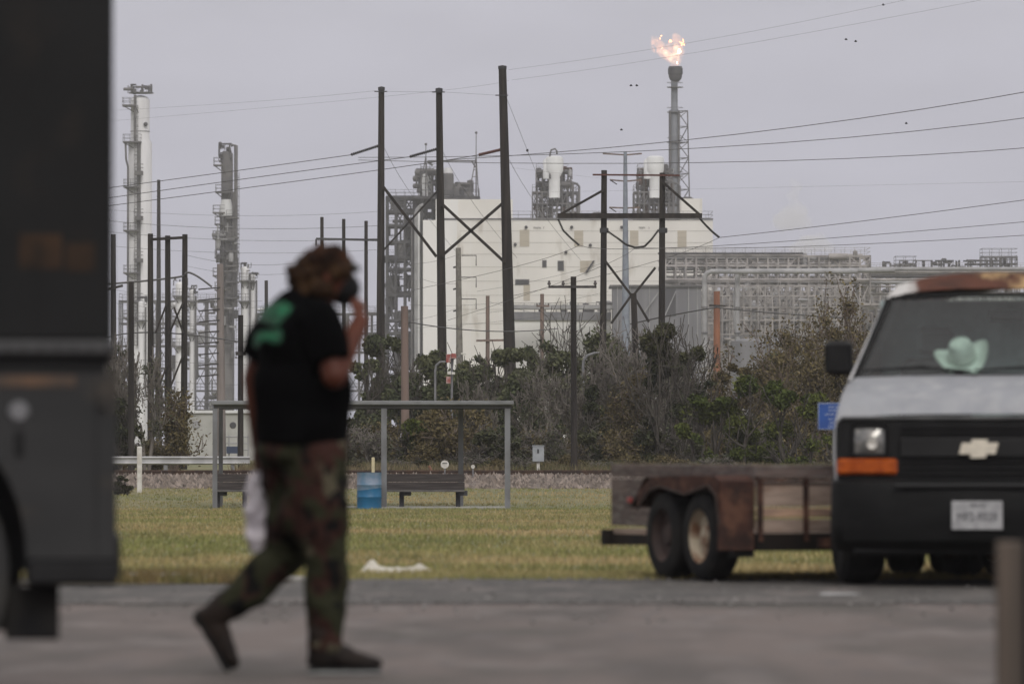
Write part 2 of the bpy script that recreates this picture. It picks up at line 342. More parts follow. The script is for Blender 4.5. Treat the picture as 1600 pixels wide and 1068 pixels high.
# ------------------------------------------------------------ sculpting of soft shapes
def sculpt(name, mb, voxel, mat, parent=None, smooth=6, disp=None, loc=(0, 0, 0)):
    me = bpy.data.meshes.new(name + '_t'); me.from_pydata(mb.v, [], mb.f); o = bpy.data.objects.new('t', me); C.objects.link(o)
    md = o.modifiers.new('r', 'REMESH'); md.mode = 'VOXEL'; md.voxel_size = voxel
    if smooth: sm = o.modifiers.new('s', 'SMOOTH'); sm.iterations = smooth; sm.factor = .5
    dg = bpy.context.evaluated_depsgraph_get(); dg.update(); e = o.evaluated_get(dg); m2 = bpy.data.meshes.new_from_object(e)
    bpy.data.objects.remove(o); bpy.data.meshes.remove(me)
    if disp:
        amp, sc_ = disp
        for v in m2.vertices: v.co += v.normal * amp * (noise.noise(v.co * sc_) + .5 * noise.noise(v.co * sc_ * 2.3))
    off = origin(parent) if parent else Vector(loc)
    m2.name = name; m2.transform(Matrix.Translation(-off)); m2.materials.clear(); m2.materials.append(mat); m2.shade_smooth()
    return link(name, m2, parent, loc)

# ------------------------------------------------------------ the walking person
PD = 23.4
def J(px, py, dy=0.0): return W(px, py, PD) + Vector((0, dy, 0))
base = Vector((J(470, 1040).x, PD, 0)); per = None
m_skin = M('skin', (.10, .030, .016), (.075, .022, .013), 9, .6, spec=.25)
sk = MB()
sk.ell(J(519, 430), (.088, .076, .112), R(25)); sk.ell(J(535, 455, .03), (.05, .055, .06), R(25))
sk.ell(J(549, 440, .05), (.017, .014, .02)); sk.ell(J(515, 437, -.078), (.02, .012, .03)); sk.ell(J(522, 437, .078), (.02, .012, .03))
sk.cap(J(492, 482), J(510, 445), .062, .06)
sk.ell(J(468, 540), (.15, .16, .22)); sk.ell(J(472, 620), (.18, .17, .2)); sk.ell(J(470, 700), (.17, .15, .12))
sk.cap(J(505, 498, -.17), J(526, 588, -.25), .062, .052); sk.cap(J(526, 588, -.25), J(563, 503, -.04), .054, .038)
sk.cap(J(425, 500, .16), J(394, 592, .2), .06, .05); sk.cap(J(394, 592, .2), J(400, 695, .2), .048, .03)
def hand(sk, wrist, knuck, tip, side, thumb):       # palm, four bent fingers of unequal length and a thumb
    wrist, knuck, tip, side = Vector(wrist), Vector(knuck), Vector(tip), Vector(side).normalized()
    for q in (-1, 0, 1): sk.cap(wrist + side * .012 * q, knuck + side * .024 * q, .017, .014)
    for i, ln in enumerate((.9, 1.0, .94, .76)):
        a = knuck + side * (.032 - .0215 * i); m = a + (tip - knuck) * .5 * ln + (knuck - wrist).normalized() * .014; b = a + (tip - knuck) * ln * .95
        sk.cap(a, m, .0095, .009, 8); sk.cap(m, b, .009, .0075, 8)
    t0 = wrist.lerp(knuck, .35) + side * .028; t1 = t0.lerp(Vector(thumb), .55) + side * .01
    sk.cap(t0, t1, .013, .0105, 8); sk.cap(t1, thumb, .0105, .009, 8)
hand(sk, J(562, 500, -.03), J(563, 477, .0), J(546, 462, .03), (-.4, -.9, .1), J(549, 472, -.02))
hand(sk, J(400, 697, .2), J(401, 722, .2), J(405, 735, .18), (-.5, -.85, 0), J(396, 725, .15))
sk.cap(J(495, 715, -.08), J(512, 855, -.1), .10, .065); sk.cap(J(512, 855, -.1), J(508, 1015, -.1), .06, .045)
sk.cap(J(455, 715, .08), J(445, 862, .1), .10, .065); sk.cap(J(445, 862, .1), J(346, 950, .1), .06, .045)
per = thing('person', 'person in black T-shirt and camouflage trousers walking across the asphalt with a white bag', 'person', base)
sculpt('body', sk, .0075, m_skin, per, 4)
for dy in (.028, ):
    build('eye', MB().ell(J(545, 431, dy - .02), (.011, .011, .011)), M('eye_white', (.5, .48, .45), rough=.3), per, smooth=True)
m_shirt = M('black_cotton', (.0022, .0023, .0027), (.0012, .0012, .0015), 5, .95, spec=.04)
sh = MB()
sh.ell(J(464, 538), (.172, .19, .235), R(15)); sh.ell(J(472, 612), (.213, .205, .22)); sh.cap(J(478, 480), J(492, 470), .085, .07)
sh.tube(J(471, 600), J(471, 694), .2, .196, 20); sh.ell(J(452, 505, .04), (.12, .19, .12))
sh.cap(J(500, 500, -.16), J(512, 528, -.2), .09, .088); sh.tube(J(512, 528, -.2), J(523, 568, -.235), .088, .082, 14)
sh.cap(J(430, 502, .15), J(412, 525, .17), .085, .082); sh.tube(J(412, 525, .17), J(399, 560, .185), .082, .076, 14)
shirt = sculpt('shirt', sh, .014, m_shirt, per, 8, (.012, 7))
# printed design on the upper back, laid on the cloth
bm_v = [v.co + base for v in shirt.data.vertices]; bvh = BVHTree.FromPolygons(bm_v, [tuple(p.vertices) for p in shirt.data.polygons])
def inpoly(x, y, P):
    c = False
    for i in range(len(P)):
        (x0, y0), (x1, y1) = P[i], P[i - 1]
        if (y0 > y) != (y1 > y) and x < (x1 - x0) * (y - y0) / (y1 - y0) + x0: c = not c
    return c
def decal(name, polys, mat, step=2.0):
    idx = {}; mb = MB(); eye = Vector((-1.5, 0, CAMZ + 1))
    xs_ = [p[0] for P in polys for p in P]; ys_ = [p[1] for P in polys for p in P]
    x = min(xs_); 
    while x < max(xs_):
        y = min(ys_)
        while y < max(ys_):
            if any(inpoly(x + step / 2, y + step / 2, P) for P in polys):
                q = []
                for a, b in ((0, 0), (1, 0), (1, 1), (0, 1)):
                    k = (round((x - min(xs_)) / step) + a, round((y - min(ys_)) / step) + b)
                    if k not in idx:
                        t = W(x + a * step, y + b * step, PD); d = (t - Vector((0, 0, CAMZ))).normalized(); h = bvh.ray_cast(Vector((0, 0, CAMZ)) + d * 15, d)
                        idx[k] = None if h[0] is None else len(mb.v)
                        if h[0] is not None: mb.v.append(tuple(h[0] + h[1] * .003))
                    q.append(idx[k])
                if None not in q: mb.f.append(tuple(q))
            y += step
        x += step
    build(name, mb, mat, per)
decal('shirt_print', [[(403, 500), (410, 484), (424, 473), (438, 470), (458, 478), (455, 487), (447, 497), (436, 507), (424, 510), (418, 505)],
                      [(396, 541), (398, 521), (413, 516), (440, 514), (443, 524), (438, 537), (425, 535), (416, 531), (407, 536), (403, 545)]], M('green_print', (.002, .075, .032), (.001, .03, .013), 22, .7, lo=.4, hi=.6))
decal('print_highlight', [[(434, 478), (446, 473), (455, 480), (449, 490), (438, 493)], [(400, 527), (410, 522), (434, 521), (436, 530), (412, 528), (403, 537)]], M('bright_green_print', (.006, .25, .10), (.003, .11, .045), 30, .7))
m_camo = M('camouflage_cloth', (.028, .029, .017), (.038, .018, .015), 7, .95, lo=.5, hi=.52, detail=2, c3=(.085, .075, .052), s3=8, lo3=.60, hi3=.62, stretch=(1, 1, .8), spec=.06)
nt_ = m_camo.node_tree; b_ = nt_.nodes['Principled BSDF']; src = b_.inputs['Base Color'].links[0].from_socket
nt_.links.new(cmix(nt_, src, (.008, .008, .008), nz(nt_, 11, .58, .60, (1.3, 1.3, 1), 2)), b_.inputs['Base Color'])
tr_ = MB(); tr_.ell(J(470, 700), (.195, .17, .12)); tr_.tube(J(470, 690), J(470, 718), .19, .185, 18)
tr_.cap(J(497, 725, -.07), J(500, 790, -.09), .135, .122); tr_.cap(J(500, 790, -.09), J(510, 862, -.1), .12, .096); tr_.cap(J(510, 862, -.1), J(512, 940, -.1), .094, .082)
tr_.tube(J(512, 940, -.1), J(507, 1016, -.1), .08, .068, 14)
tr_.cap(J(452, 725, .07), J(460, 790, .09), .128, .12); tr_.cap(J(460, 790, .09), J(446, 858, .1), .12, .1); tr_.cap(J(446, 862, .1), J(400, 912, .1), .095, .08)
tr_.tube(J(400, 912, .1), J(344, 953, .1), .082, .068, 14); tr_.ell(J(530, 800, -.17), (.05, .04, .09)); tr_.ell(J(470, 800, -.05), (.1, .1, .1))
sculpt('trousers', tr_, .013, m_camo, per, 6, (.016, 9))
m_boot = M('brown_leather', (.020, .013, .010), (.010, .007, .006), 9, .7, spec=.2)
bt = MB(); bt.cap(J(508, 985, -.1), J(506, 1022, -.1), .07, .064); bt.ell(J(503, 1030, -.1), (.062, .05, .042)); bt.ell(J(528, 1022, -.1), (.085, .05, .05), R(8)); bt.ell(J(552, 1030, -.1), (.085, .052, .04), R(8)); bt.ell(J(572, 1034, -.095), (.074, .05, .033), R(8))
b = sculpt('boot', bt, .009, m_boot, per, 3)
build('sole', MB().xf(Matrix.Identity(4)).bev(J(484, 0).x, J(597, 0).x, PD - .148, PD - .052, .004, .026, .008), m_black, per)
bt = MB(); u = (J(356, 1038, .1) - J(312, 958, .1)).normalized(); nrm = Vector((u.z, 0, -u.x))
bt.cap(J(352, 946, .1), J(333, 962, .1), .066, .058); bt.ell(J(318, 966, .1), (.05, .045, .045))
rot = Matrix(((u.x, 0, -u.z), (0, 1, 0), (u.z, 0, u.x)))
bt.ell(J(336, 985, .1), (.1, .052, .056), rot=rot); bt.ell(J(347, 1008, .1), (.085, .05, .046), rot=rot); bt.ell(J(357, 1026, .1), (.06, .048, .034), rot=rot)
sculpt('boot', bt, .009, m_boot, per, 3)
s_ = MB(); c0 = J(330, 1004, .1); s_.bev(-.145, .14, -.048, .048, -.012, .010, .008); s_.xf(Matrix.Translation(c0) @ rot.to_4x4()); build('sole', s_, m_black, per)
hr = MB(); hr.ell(J(487, 430), (.088, .09, .10)); hr.ell(J(480, 452), (.07, .08, .06)); hr.ell(J(476, 446), (.062, .075, .055)); hr.ell(J(503, 420), (.09, .086, .07)); hr.ell(J(502, 450, -.04), (.068, .07, .055)); hr.ell(J(528, 425, -.02), (.06, .085, .05)); hr.ell(J(470, 430), (.06, .07, .06))
sculpt('hair', hr, .008, M('brown_curly_hair', (.020, .011, .007), (.055, .03, .015), 16, .9, spec=.1), per, 2, (.02, 22))
cp = MB(); cp.ell(J(511, 410), (.1, .088, .076), R(25)); sculpt('hair_top', cp, .008, M('reddish_brown_hair', (.05, .022, .012), (.014, .008, .006), 9, .9, spec=.1), per, 2, (.026, 24))
br = MB(); br.ell(Vector((0, 0, 0)), (.05, .06, .018)); br.xf(Matrix.Translation(J(545, 415, .03)) @ Matrix.Rotation(R(25), 4, 'Z') @ Matrix.Rotation(R(24), 4, 'Y')); build('hair_fringe', br, M('dark_olive_cloth', (.018, .018, .010), (.03, .026, .014), 12, .9), per, smooth=True)
mk = MB(); mk.ell(J(535, 450, .02), (.076, .076, .07), R(25)); mk.ell(J(541, 464, .03), (.045, .05, .035), R(25)); sculpt('face_mask', mk, .008, M('black_mask_cloth', (.006, .006, .007), (.01, .01, .011), 8, .9, spec=.2), per, 2)
# the bag in the far hand
bg_ = MB(); bg_.path([J(403, 733, .2), J(405, 748, .2), J(409, 775, .2), J(412, 810, .2), J(411, 845, .2), J(407, 866, .2)], [.014, .056, .074, .082, .084, .06], 16)
m_bag = M('white_plastic_film', (.62, .58, .62), (.52, .48, .53), 6, .45)
o = sculpt('plastic_bag', bg_, .01, m_bag, None, 2, (.02, 16), J(408, 800, .2)); tag(o, "white plastic carrier bag hanging from the walking person's hand", 'bag')

# ------------------------------------------------------------ the dark truck at the left edge
TD = 19.0
def TX(px): return (px - 800) / F * TD
def TZ(py): return W(0, py, TD).z
t = thing('box_truck', 'dark grey delivery truck parked at the left edge with mud flap and rust marks', 'truck', (TX(-600), TD + 1.1, 0))
xr = TX(176)
TKM = Matrix.Translation((xr, TD, 0)) @ Matrix.Rotation(R(4.3), 4, 'Z') @ Matrix.Translation((-xr, -TD, 0))
def tkb(name, mb, *a, **k): return build(name, mb.xf(TKM), *a, **k)
m_tk = M('dark_grey_truck_paint', (.006, .0062, .0066), (.009, .0092, .0098), 1.2, .6, spec=.2, c3=(.013, .011, .010), s3=5, lo3=.6, hi3=.75)
m_tk2 = M('grey_lower_panel_paint', (.026, .026, .027), (.018, .0185, .0195), 1.5, .6, spec=.3, c3=(.045, .038, .032), s3=3, lo3=.56, hi3=.72, stretch=(1, 1, 2))
tkb('upper_body', MB().bev(-8.2, xr, TD, TD + 2.2, TZ(531.5), 3.15, .012), m_tk, t)
tkb('rub_rail', MB().bev(-8.15, xr + .006, TD - .012, TD + 2.2, TZ(556), TZ(531), .012), M('grey_rub_rail', (.045, .045, .047), (.03, .03, .032), 4, .6), t)
tkb('belt_groove', MB().bx(-8.15, xr - .02, TD + .03, TD + 2.17, TZ(584), TZ(555)), m_black, t)
# lower side panel with the wheel arch cut out
ac = Vector((TX(-220), 0, .56)); ar = .56; zt, zb = TZ(583), TZ(872)
mb = MB(); poly = [(xr + .014, zt), (xr + .014, zb)]
a_end = math.acos((zb - ac.z) / ar) if abs((zb - ac.z) / ar) < 1 else 0
for i in range(21):
    a = math.asin((zb - ac.z) / ar) + (math.pi - 2 * math.asin((zb - ac.z) / ar)) * i / 20; poly.append((ac.x + ar * math.cos(a), ac.z + ar * math.sin(a)))
poly += [(-8.1, zb), (-8.1, zt)]
for ya, yb in ((TD - .004, TD + .06), (TD + 2.14, TD + 2.2)): mb.prism(poly, ya, yb)
mb.bx(xr - .04, xr + .013, TD + .06, TD + 2.14, zb, zt); tkb('lower_body', mb, m_tk2, t)
tkb('skirt', MB().bev(ac.x + ar - .005, xr + .02, TD - .012, TD + 2.2, TZ(914), TZ(874), .015), M('dark_skirt_paint', (.013, .013, .014), (.009, .009, .010), 3, .6, spec=.2), t)
tkb('chassis', MB().bx(-8, xr - .1, TD + .3, TD + 1.9, .5, .75), m_black, t)
for yy in (TD + .05, TD + 1.85):
    for cx_ in (ac.x, -7.0):
        wv = MB(); wv.lathe([(.29, 0), (.46, .0), (.5, .04), (.5, .22), (.46, .26), (.29, .26)], (cx_, yy, .5), 40, 'Y')
        wh = tkb('tyre', wv, M('grey_dusty_tyre', (.04, .04, .042), (.055, .053, .05), 6, .9, bump=.3), t, smooth=True)
        tkb('rim', MB().lathe([(.001, .08), (.1, .06), (.12, .1), (.24, .12), (.29, .02), (.295, .24)], (cx_, yy, .5), 32, 'Y'), m_galv, wh, smooth=True)
tkb('wheel_well', MB().bx(-3.4, TX(26), TD + .35, TD + 1.8, .3, 1.3), m_black, t)
tkb('mud_flap', MB().bev(TX(8), TX(93), TD + .12, TD + .14, TZ(1000), TZ(915), .005), m_rubber, t)
m_fade = M('faded_orange_brown_marking', (.045, .026, .016), (.014, .012, .010), 7, .8, lo=.38, hi=.7, spec=.2)
tkb('faded_marking', MB().bx(TX(30), TX(97), TD - .0025, TD, TZ(420), TZ(366)), m_fade, t)
tkb('faded_marking', MB().bx(TX(104), TX(148), TD - .0025, TD, TZ(424), TZ(380)), m_fade, t)
tkb('rust_streak', MB().bx(TX(-60), TX(118), TD - .0075, TD - .004, TZ(604), TZ(587)), M('rust_streak', (.11, .062, .036), (.04, .034, .03), 6, .8, lo=.35, hi=.6), t)
lk = tkb('lock_cover', MB().lathe([(.001, -.012), (.028, -.012), (.036, 0)], (TX(30), TD - .004, TZ(643)), 20, 'Y'), M('dull_metal', (.17, .17, .18), rough=.5, metal=.3), t, smooth=True)
for px_ in (150, -60): tkb('panel_seam', MB().bx(TX(px_), TX(px_ + 1.6), TD - .006, TD, TZ(866), TZ(590)), m_black, t)
for i in range(14): tkb('rivet', MB().ell((TX(168 - 26 * i), TD - .014, TZ(543)), (.009, .005, .009), nu=8, nv=6), m_tk2, t)
tkb('panel_seam', MB().bx(TX(60), TX(61.6), TD - .003, TD + .001, TZ(526), 3.1), m_black, t)
tkb('hinge', MB().bev(TX(154), TX(166), TD - .02, TD - .002, TZ(640), TZ(610), .004), m_tk2, t)
tkb('door_slot', MB().bev(TX(24), TX(37), TD - .012, TD, TZ(712), TZ(672), .004), m_black, t)
tkb('rear_bumper', MB().bev(xr + .0, xr + .03, TD + .2, TD + 2.0, .48, .62, .01), m_black, t)

# ------------------------------------------------------------ post at the right edge
mb = MB(); p = W(1577, 845, 17.2); mb.bev(-.039, .039, -.045, .045, -.02, p.z, .006); mb.xf(Matrix.Translation((p.x, 17.2, 0)) @ Matrix.Rotation(R(-2), 4, 'Z'))
bp = thing('wooden_post', 'brown square wooden post standing blurred at the right edge in front of the van', 'post', (p.x, 17.2, 0))
build('post_body', mb, M('brown_grey_timber', (.105, .082, .066), (.07, .056, .046), 5, .9, stretch=(3, 3, .2)), bp)
mb = MB(); mb.bev(.041, .062, -.03, .05, -.02, p.z - .01, .004); mb.xf(Matrix.Translation((p.x, 17.2, 0)) @ Matrix.Rotation(R(-2), 4, 'Z')); build('bracket', mb, m_black, bp)  # stands in for the post's dark side face, its shade painted black

# ------------------------------------------------------------ the van
VD = 38.0; vo = W(1530, 912, VD); vo.z = 0.009
VM = Matrix.Translation(vo) @ Matrix.Rotation(R(-9), 4, 'Z')
van = thing('van', 'old white van with rusted roof edge, peeling hood and black grille, seen head-on', 'van', vo)
def vb(name, mb, mat, parent=None, smooth=False): return build(name, mb.xf(VM), mat, parent or van, smooth=smooth)
m_vw = M('chalky_white_paint', (.52, .52, .53), (.44, .44, .46), 2.5, .55)
m_hood = M('peeling_hood_paint', (.30, .31, .335), (.24, .25, .275), 2.5, .6, c3=(.33, .335, .35), s3=9, lo3=.45, hi3=.75, lo=.35, hi=.6)
def half(pts): return [(-x, z) for x, z in pts] + [(x, z) for x, z in pts[::-1][1:]]
sA = [(.90, .33), (.985, .55), (1.0, .9), (.985, 1.12), (.965, 1.36), (.90, 1.41), (.6, 1.43), (.3, 1.44), (0, 1.44)]
def lerp_s(a, b, t): return [(p[0] + (q[0] - p[0]) * t, p[1] + (q[1] - p[1]) * t) for p, q in zip(a, b)]
s0_ = [(.90, .5), (.95, .6), (.965, .9), (.965, 1.06), (.955, 1.10), (.92, 1.125), (.6, 1.15), (.3, 1.155), (0, 1.155)]
s1_ = [(.90, .4), (.975, .58), (.99, .9), (.98, 1.1), (.955, 1.19), (.90, 1.225), (.6, 1.255), (.3, 1.265), (0, 1.265)]
mb = MB(); mb.grid([[(x, y, z) for x, z in half(s)] for y, s in ((.05, s0_), (.13, s1_), (.4, lerp_s(s1_, sA, .55)), (.78, sA))])
hood_faces = [f for i, f in enumerate(mb.f) if 4 <= i % 16 <= 11]; side_faces = [f for i, f in enumerate(mb.f) if not 4 <= i % 16 <= 11]
vs = list(mb.v); hm = MB(); hm.v = list(vs); hm.f = hood_faces; vb('hood', hm, m_hood, smooth=True)
for sg in (-1, 1): fm = MB(); fm.v = list(vs); fm.f = [f for f in side_faces if sum(vs[i][0] for i in f) * sg > 0]; vb('fender', fm, m_vw, smooth=True)
sB = [(.90, .33), (.985, .55), (1.0, .9), (.985, 1.12), (.96, 1.40), (.855, 1.70), (.745, 1.975), (.67, 2.06), (.45, 2.115), (.22, 2.14), (0, 2.145)]
sA2 = [(.90, .33), (.985, .55), (1.0, .9), (.985, 1.12), (.962, 1.37), (.955, 1.385), (.93, 1.395), (.6, 1.43), (.45, 1.43), (.22, 1.44), (0, 1.44)]
sM = [(.90, .33), (.985, .55), (1.0, .9), (.985, 1.12), (.96, 1.40), (.855, 1.70), (.745, 1.96), (.60, 2.0), (.42, 2.02), (.22, 2.03), (0, 2.03)]
cab = MB(); n = 21; cab.grid([[(x, y, z) for x, z in half(s)] for y, s in ((.78, sA2), (1.32, sM), (1.42, sB), (2.3, sB), (3.2, sB), (5.5, [(x, z) for x, z in sB]))])
keep = []; roof = []; door_glass = []
for i, f in enumerate(cab.f):
    r_, k = divmod(i, n - 1)
    if r_ == 0 and 6 <= k <= 13: continue           # opening for the windscreen
    if r_ == 2 and k in (4, 5, 14, 15): door_glass.append(f); continue
    (roof if (r_ >= 1 and 6 <= k <= 13) else keep).append(f)
vs = list(cab.v); a = MB(); a.v = vs; a.f = keep; a.box((0, 5.5, 1.2), (1.9, .03, 1.6)); vb('cab_side', a, m_vw, smooth=False)
m_roof = M('rusted_roof_paint', (.55, .55, .54), rough=.8); nt_ = m_roof.node_tree
tcr = nt_.nodes.new('ShaderNodeTexCoord'); sp = nt_.nodes.new('ShaderNodeSeparateXYZ'); nt_.links.new(tcr.outputs['Object'], sp.inputs[0])
ad = nt_.nodes.new('ShaderNodeMath'); ad.operation = 'MULTIPLY_ADD'; nt_.links.new(nz(nt_, 4, 0, 1), ad.inputs[0]); ad.inputs[1].default_value = .5; nt_.links.new(sp.outputs[0], ad.inputs[2])
r1 = nt_.nodes.new('ShaderNodeMapRange'); r1.inputs[1].default_value = -.16; r1.inputs[2].default_value = -.08; nt_.links.new(ad.outputs[0], r1.inputs[0])
rustc = cmix(nt_, (.095, .032, .018), (.05, .019, .012), nz(nt_, 5, .4, .62, (1, 1, 3)))
rustc = cmix(nt_, rustc, (.42, .28, .14), nz(nt_, 3.2, .57, .66))
c = cmix(nt_, (.55, .54, .53), rustc, r1.outputs[0]); nt_.links.new(c, nt_.nodes['Principled BSDF'].inputs['Base Color'])
a = MB(); a.v = list(vs); a.f = roof; vb('roof', a, m_roof, smooth=True)
# windscreen: tinted see-through glass in a black seal
m_glass = bpy.data.materials.new('tinted_glass'); m_glass.use_nodes = True; nt_ = m_glass.node_tree; nt_.nodes.clear()
N_ = nt_.nodes.new; o_ = N_('ShaderNodeOutputMaterial'); ms = N_('ShaderNodeMixShader'); trn = N_('ShaderNodeBsdfTransparent'); gl = N_('ShaderNodeBsdfGlossy'); fr = N_('ShaderNodeFresnel')
trn.inputs[0].default_value = (.78, .90, .88, 1); gl.inputs['Roughness'].default_value = .03; fr.inputs[0].default_value = 1.75
nt_.links.new(fr.outputs[0], ms.inputs[0]); nt_.links.new(trn.outputs[0], ms.inputs[1]); nt_.links.new(gl.outputs[0], ms.inputs[2]); nt_.links.new(ms.outputs[0], o_.inputs[0])
for sg in (-1, 1): a = MB(); a.v = list(vs); a.f = [f for f in door_glass if sum(vs[i][0] for i in f) * sg > 0]; vb('side_window', a, m_glass)
gl_rows = []; fr_o = []
for i in range(7):
    t_ = i / 6; row = []
    for j in range(17):
        u_ = -1 + j / 8; hw = .895 + (.70 - .895) * t_; bow = .09 * (1 - u_ * u_)
        row.append((u_ * hw, .80 + .50 * t_ - bow, 1.405 + .56 * t_ + .02 * (1 - u_ * u_)))
    gl_rows.append(row)
wind = vb('windscreen', MB().grid(gl_rows), m_glass, smooth=True)
seal = MB(); loop = gl_rows[0] + [r[-1] for r in gl_rows[1:]] + gl_rows[-1][::-1][1:] + [r[0] for r in gl_rows[::-1][1:]]
seal.path(loop, .017, 6); vb('windscreen_seal', seal, m_black, wind)
cw = MB(); rows = [[(p[0] * 1.03, p[1] - .0 + dy, p[2] + dz) for p in gl_rows[0]] for dy, dz in ((.03, -.005), (-.11, -.028))]; cw.grid(rows); vb('cowl', cw, m_black)
for x0, sgn in ((-.55, 1), (.2, 1)):
    wp = MB(); wp.path([(x0 - .28, .66, 1.455), (x0 + .1, .63, 1.475), (x0 + .45, .66, 1.45)], [.008, .014, .008], 6); wp.path([(x0 + .5, .68, 1.42), (x0 + .1, .62, 1.485)], .009, 6); vb('wiper', wp, m_black)
# inside the cab
m_int = M('cab_interior', (.06, .07, .075), (.10, .115, .12), 3, .8)
d_ = MB(); d_.grid([[(-.86, .80, 1.385), (0, .72, 1.39), (.86, .80, 1.385)], [(-.84, 1.15, 1.40), (0, 1.15, 1.41), (.84, 1.15, 1.40)], [(-.84, 1.3, 1.3), (0, 1.3, 1.3), (.84, 1.3, 1.3)]]); vb('dashboard', d_, m_int)
d_ = MB(); d_.box((0, 2.35, 1.2), (1.75, .03, 1.55)); vb('added_cab_panel', d_, M('pale_cab_panel', (.62, .72, .72), (.28, .35, .36), 2.6, .8))  # panel added to close off the cab, kept pale to brighten the windscreen
for sx in (-.45, .45):
    st = MB(); st.bev(sx - .25, sx + .25, 1.9, 2.05, .8, 1.56, .06); ss = vb('seat', st, M('seat_cloth', (.05, .055, .058), (.22, .26, .25) if sx > 0 else (.06, .06, .062), 3, .9), smooth=True)
    hd = MB(); hd.bev(sx - .13, sx + .13, 1.92, 2.02, 1.58, 1.78, .04); vb('headrest', hd, m_int, ss)
sw = MB()
for i in range(24):
    a0, a1 = 2 * math.pi * i / 24, 2 * math.pi * (i + 1) / 24
    sw.tube((.45 + .19 * math.cos(a0), 1.42 + .07 * math.sin(a0), 1.36 + .17 * math.sin(a0)), (.45 + .19 * math.cos(a1), 1.42 + .07 * math.sin(a1), 1.36 + .17 * math.sin(a1)), .015, n=6)
vb('steering_wheel', sw, m_black); vb('rear_view_mirror', MB().bev(-.02, .22, 1.2, 1.23, 1.80, 1.88, .012), m_black)
# front
m_gr = M('dark_grey_grille_plastic', (.009, .009, .0095), (.013, .013, .0135), 5, .5, spec=.3)
vb('front_panel', MB().bev(-.955, .955, .02, .12, .70, 1.125, .02), m_black)
g = MB(); g.bev(-.53, .53, -.012, .018, .865, .995, .008); gr = vb('grille', g, m_gr)
g = MB(); [g.bev(-.53 , .53, .004, .018, z, z + .012, .003) for z in (.745, .785, .825, 1.02, 1.055)]; vb('grille_slat', g, M('grille_slat_plastic', (.004, .004, .0045), rough=.6, spec=.2), gr)
vb('hood_lip', MB().bev(-.93, .93, .0, .06, 1.112, 1.14, .012), M('grey_lip', (.05, .05, .052), (.09, .09, .09), 3, .6))
em = MB(); em.prism([(-.132, .888), (-.052, .888), (-.058, .862), (.045, .862), (.053, .888), (.112, .888), (.132, .962), (.056, .962), (.062, .985), (-.045, .985), (-.05, .962), (-.112, .962)], -.03, -.013)
vb('emblem', em, M('emblem_plate', (.72, .66, .55), (.6, .55, .46), 20, .3), gr)
m_lens = M('headlight_lens', (.30, .29, .27), (.16, .16, .16), 12, .15, .3); m_amber = M('amber_lens', (.42, .085, .008), (.30, .055, .006), 14, .25)
for s in (-1, 1):
    hb = MB(); hb.bev(*sorted((s * .61, s * .86)), .0, .018, .865, 1.085, .02); h = vb('headlight_bezel', hb, M('bezel', (.01, .01, .011), rough=.4))
    hl = MB(); cx_ = s * .733
    hl.grid([[(cx_ + (a_ / 6) * .1 * (1 - .06 * (b_ / 4) ** 2), -.004 - .03 * (1 - (a_ / 6) ** 2) * (1 - (b_ / 4) ** 2), .973 + b_ / 4 * .082 * (1 - .06 * (a_ / 6) ** 2)) for a_ in range(-6, 7)] for b_ in range(-4, 5)])
    vb('headlight', hl, m_lens, h, smooth=True); vb('reflector', MB().lathe([(.001, -.034), (.03, -.04), (.035, -.03)], (cx_ + .02, 0, .95), 14, 'Y'), M('bulb_reflector', (.75, .72, .66), rough=.2, metal=.4), h, smooth=True)
    am = MB(); am.bev(*sorted((s * .545, s * .955)), -.012, .03, .748, .862, .018); vb('turn_signal', am, m_amber)
    ml = MB(); ml.bev(*sorted((s * .935, s * 1.125)), .84, .98, 1.425, 1.665, .03); mm = vb('wing_mirror', ml, m_black, smooth=True)
    vb('mirror_arm', MB().beam((s * .94, .92, 1.47), (s * .86, .95, 1.44), .05), m_black, mm)
bm_ = MB(); prof_ = [(.0, .72), (-.10, .70), (-.13, .62), (-.135, .42), (-.11, .31), (.0, .24)]; rows = []
for x, b_ in ((-1.0, .22), (-.97, .09), (-.90, .02), (-.6, 0), (0, -.03), (.6, 0), (.90, .02), (.97, .09), (1.0, .22)): rows.append([(x, y + b_, z) for y, z in prof_])
bm_.grid(rows); bum = vb('bumper', bm_, M('black_bumper', (.003, .0032, .0035), (.006, .0062, .0066), 3, .65, spec=.18, c3=(.010, .010, .0105), s3=2, stretch=(1, 1, 3), lo3=.55, hi3=.8), smooth=True)
vb('bumper_step', MB().bev(-.55, .55, -.175, -.14, .665, .69, .006), M('bumper_edge_plastic', (.02, .02, .021), rough=.6, spec=.3), bum)
vb('air_dam', MB().bev(-.85, .85, -.02, .06, .215, .28, .015), m_black)
pl = MB(); pl.bev(-.17, .17, -.178, -.168, .385, .575, .003); plate = vb('licence_plate', pl, M('plate_face', (.38, .38, .39), (.30, .30, .31), 18, .5))
m_ink = M('plate_ink', (.07, .07, .08), rough=.6)
def text(name, body, size, M4, mat, parent, extrude=.0015, sx=1.0):
    cu = bpy.data.curves.new(name, 'FONT'); cu.body = body; cu.size = size; cu.align_x = 'CENTER'; cu.align_y = 'CENTER'; cu.extrude = extrude; cu.resolution_u = 2
    tmp = bpy.data.objects.new('t', cu); C.objects.link(tmp); dg = bpy.context.evaluated_depsgraph_get(); me = bpy.data.meshes.new_from_object(tmp.evaluated_get(dg)); bpy.data.objects.remove(tmp)
    me.name = name; me.transform(Matrix.Translation(-origin(parent)) @ M4 @ Matrix.Rotation(R(90), 4, 'X') @ Matrix.Diagonal((sx, 1, 1, 1))); me.materials.clear(); me.materials.append(mat); return link(name, me, parent)
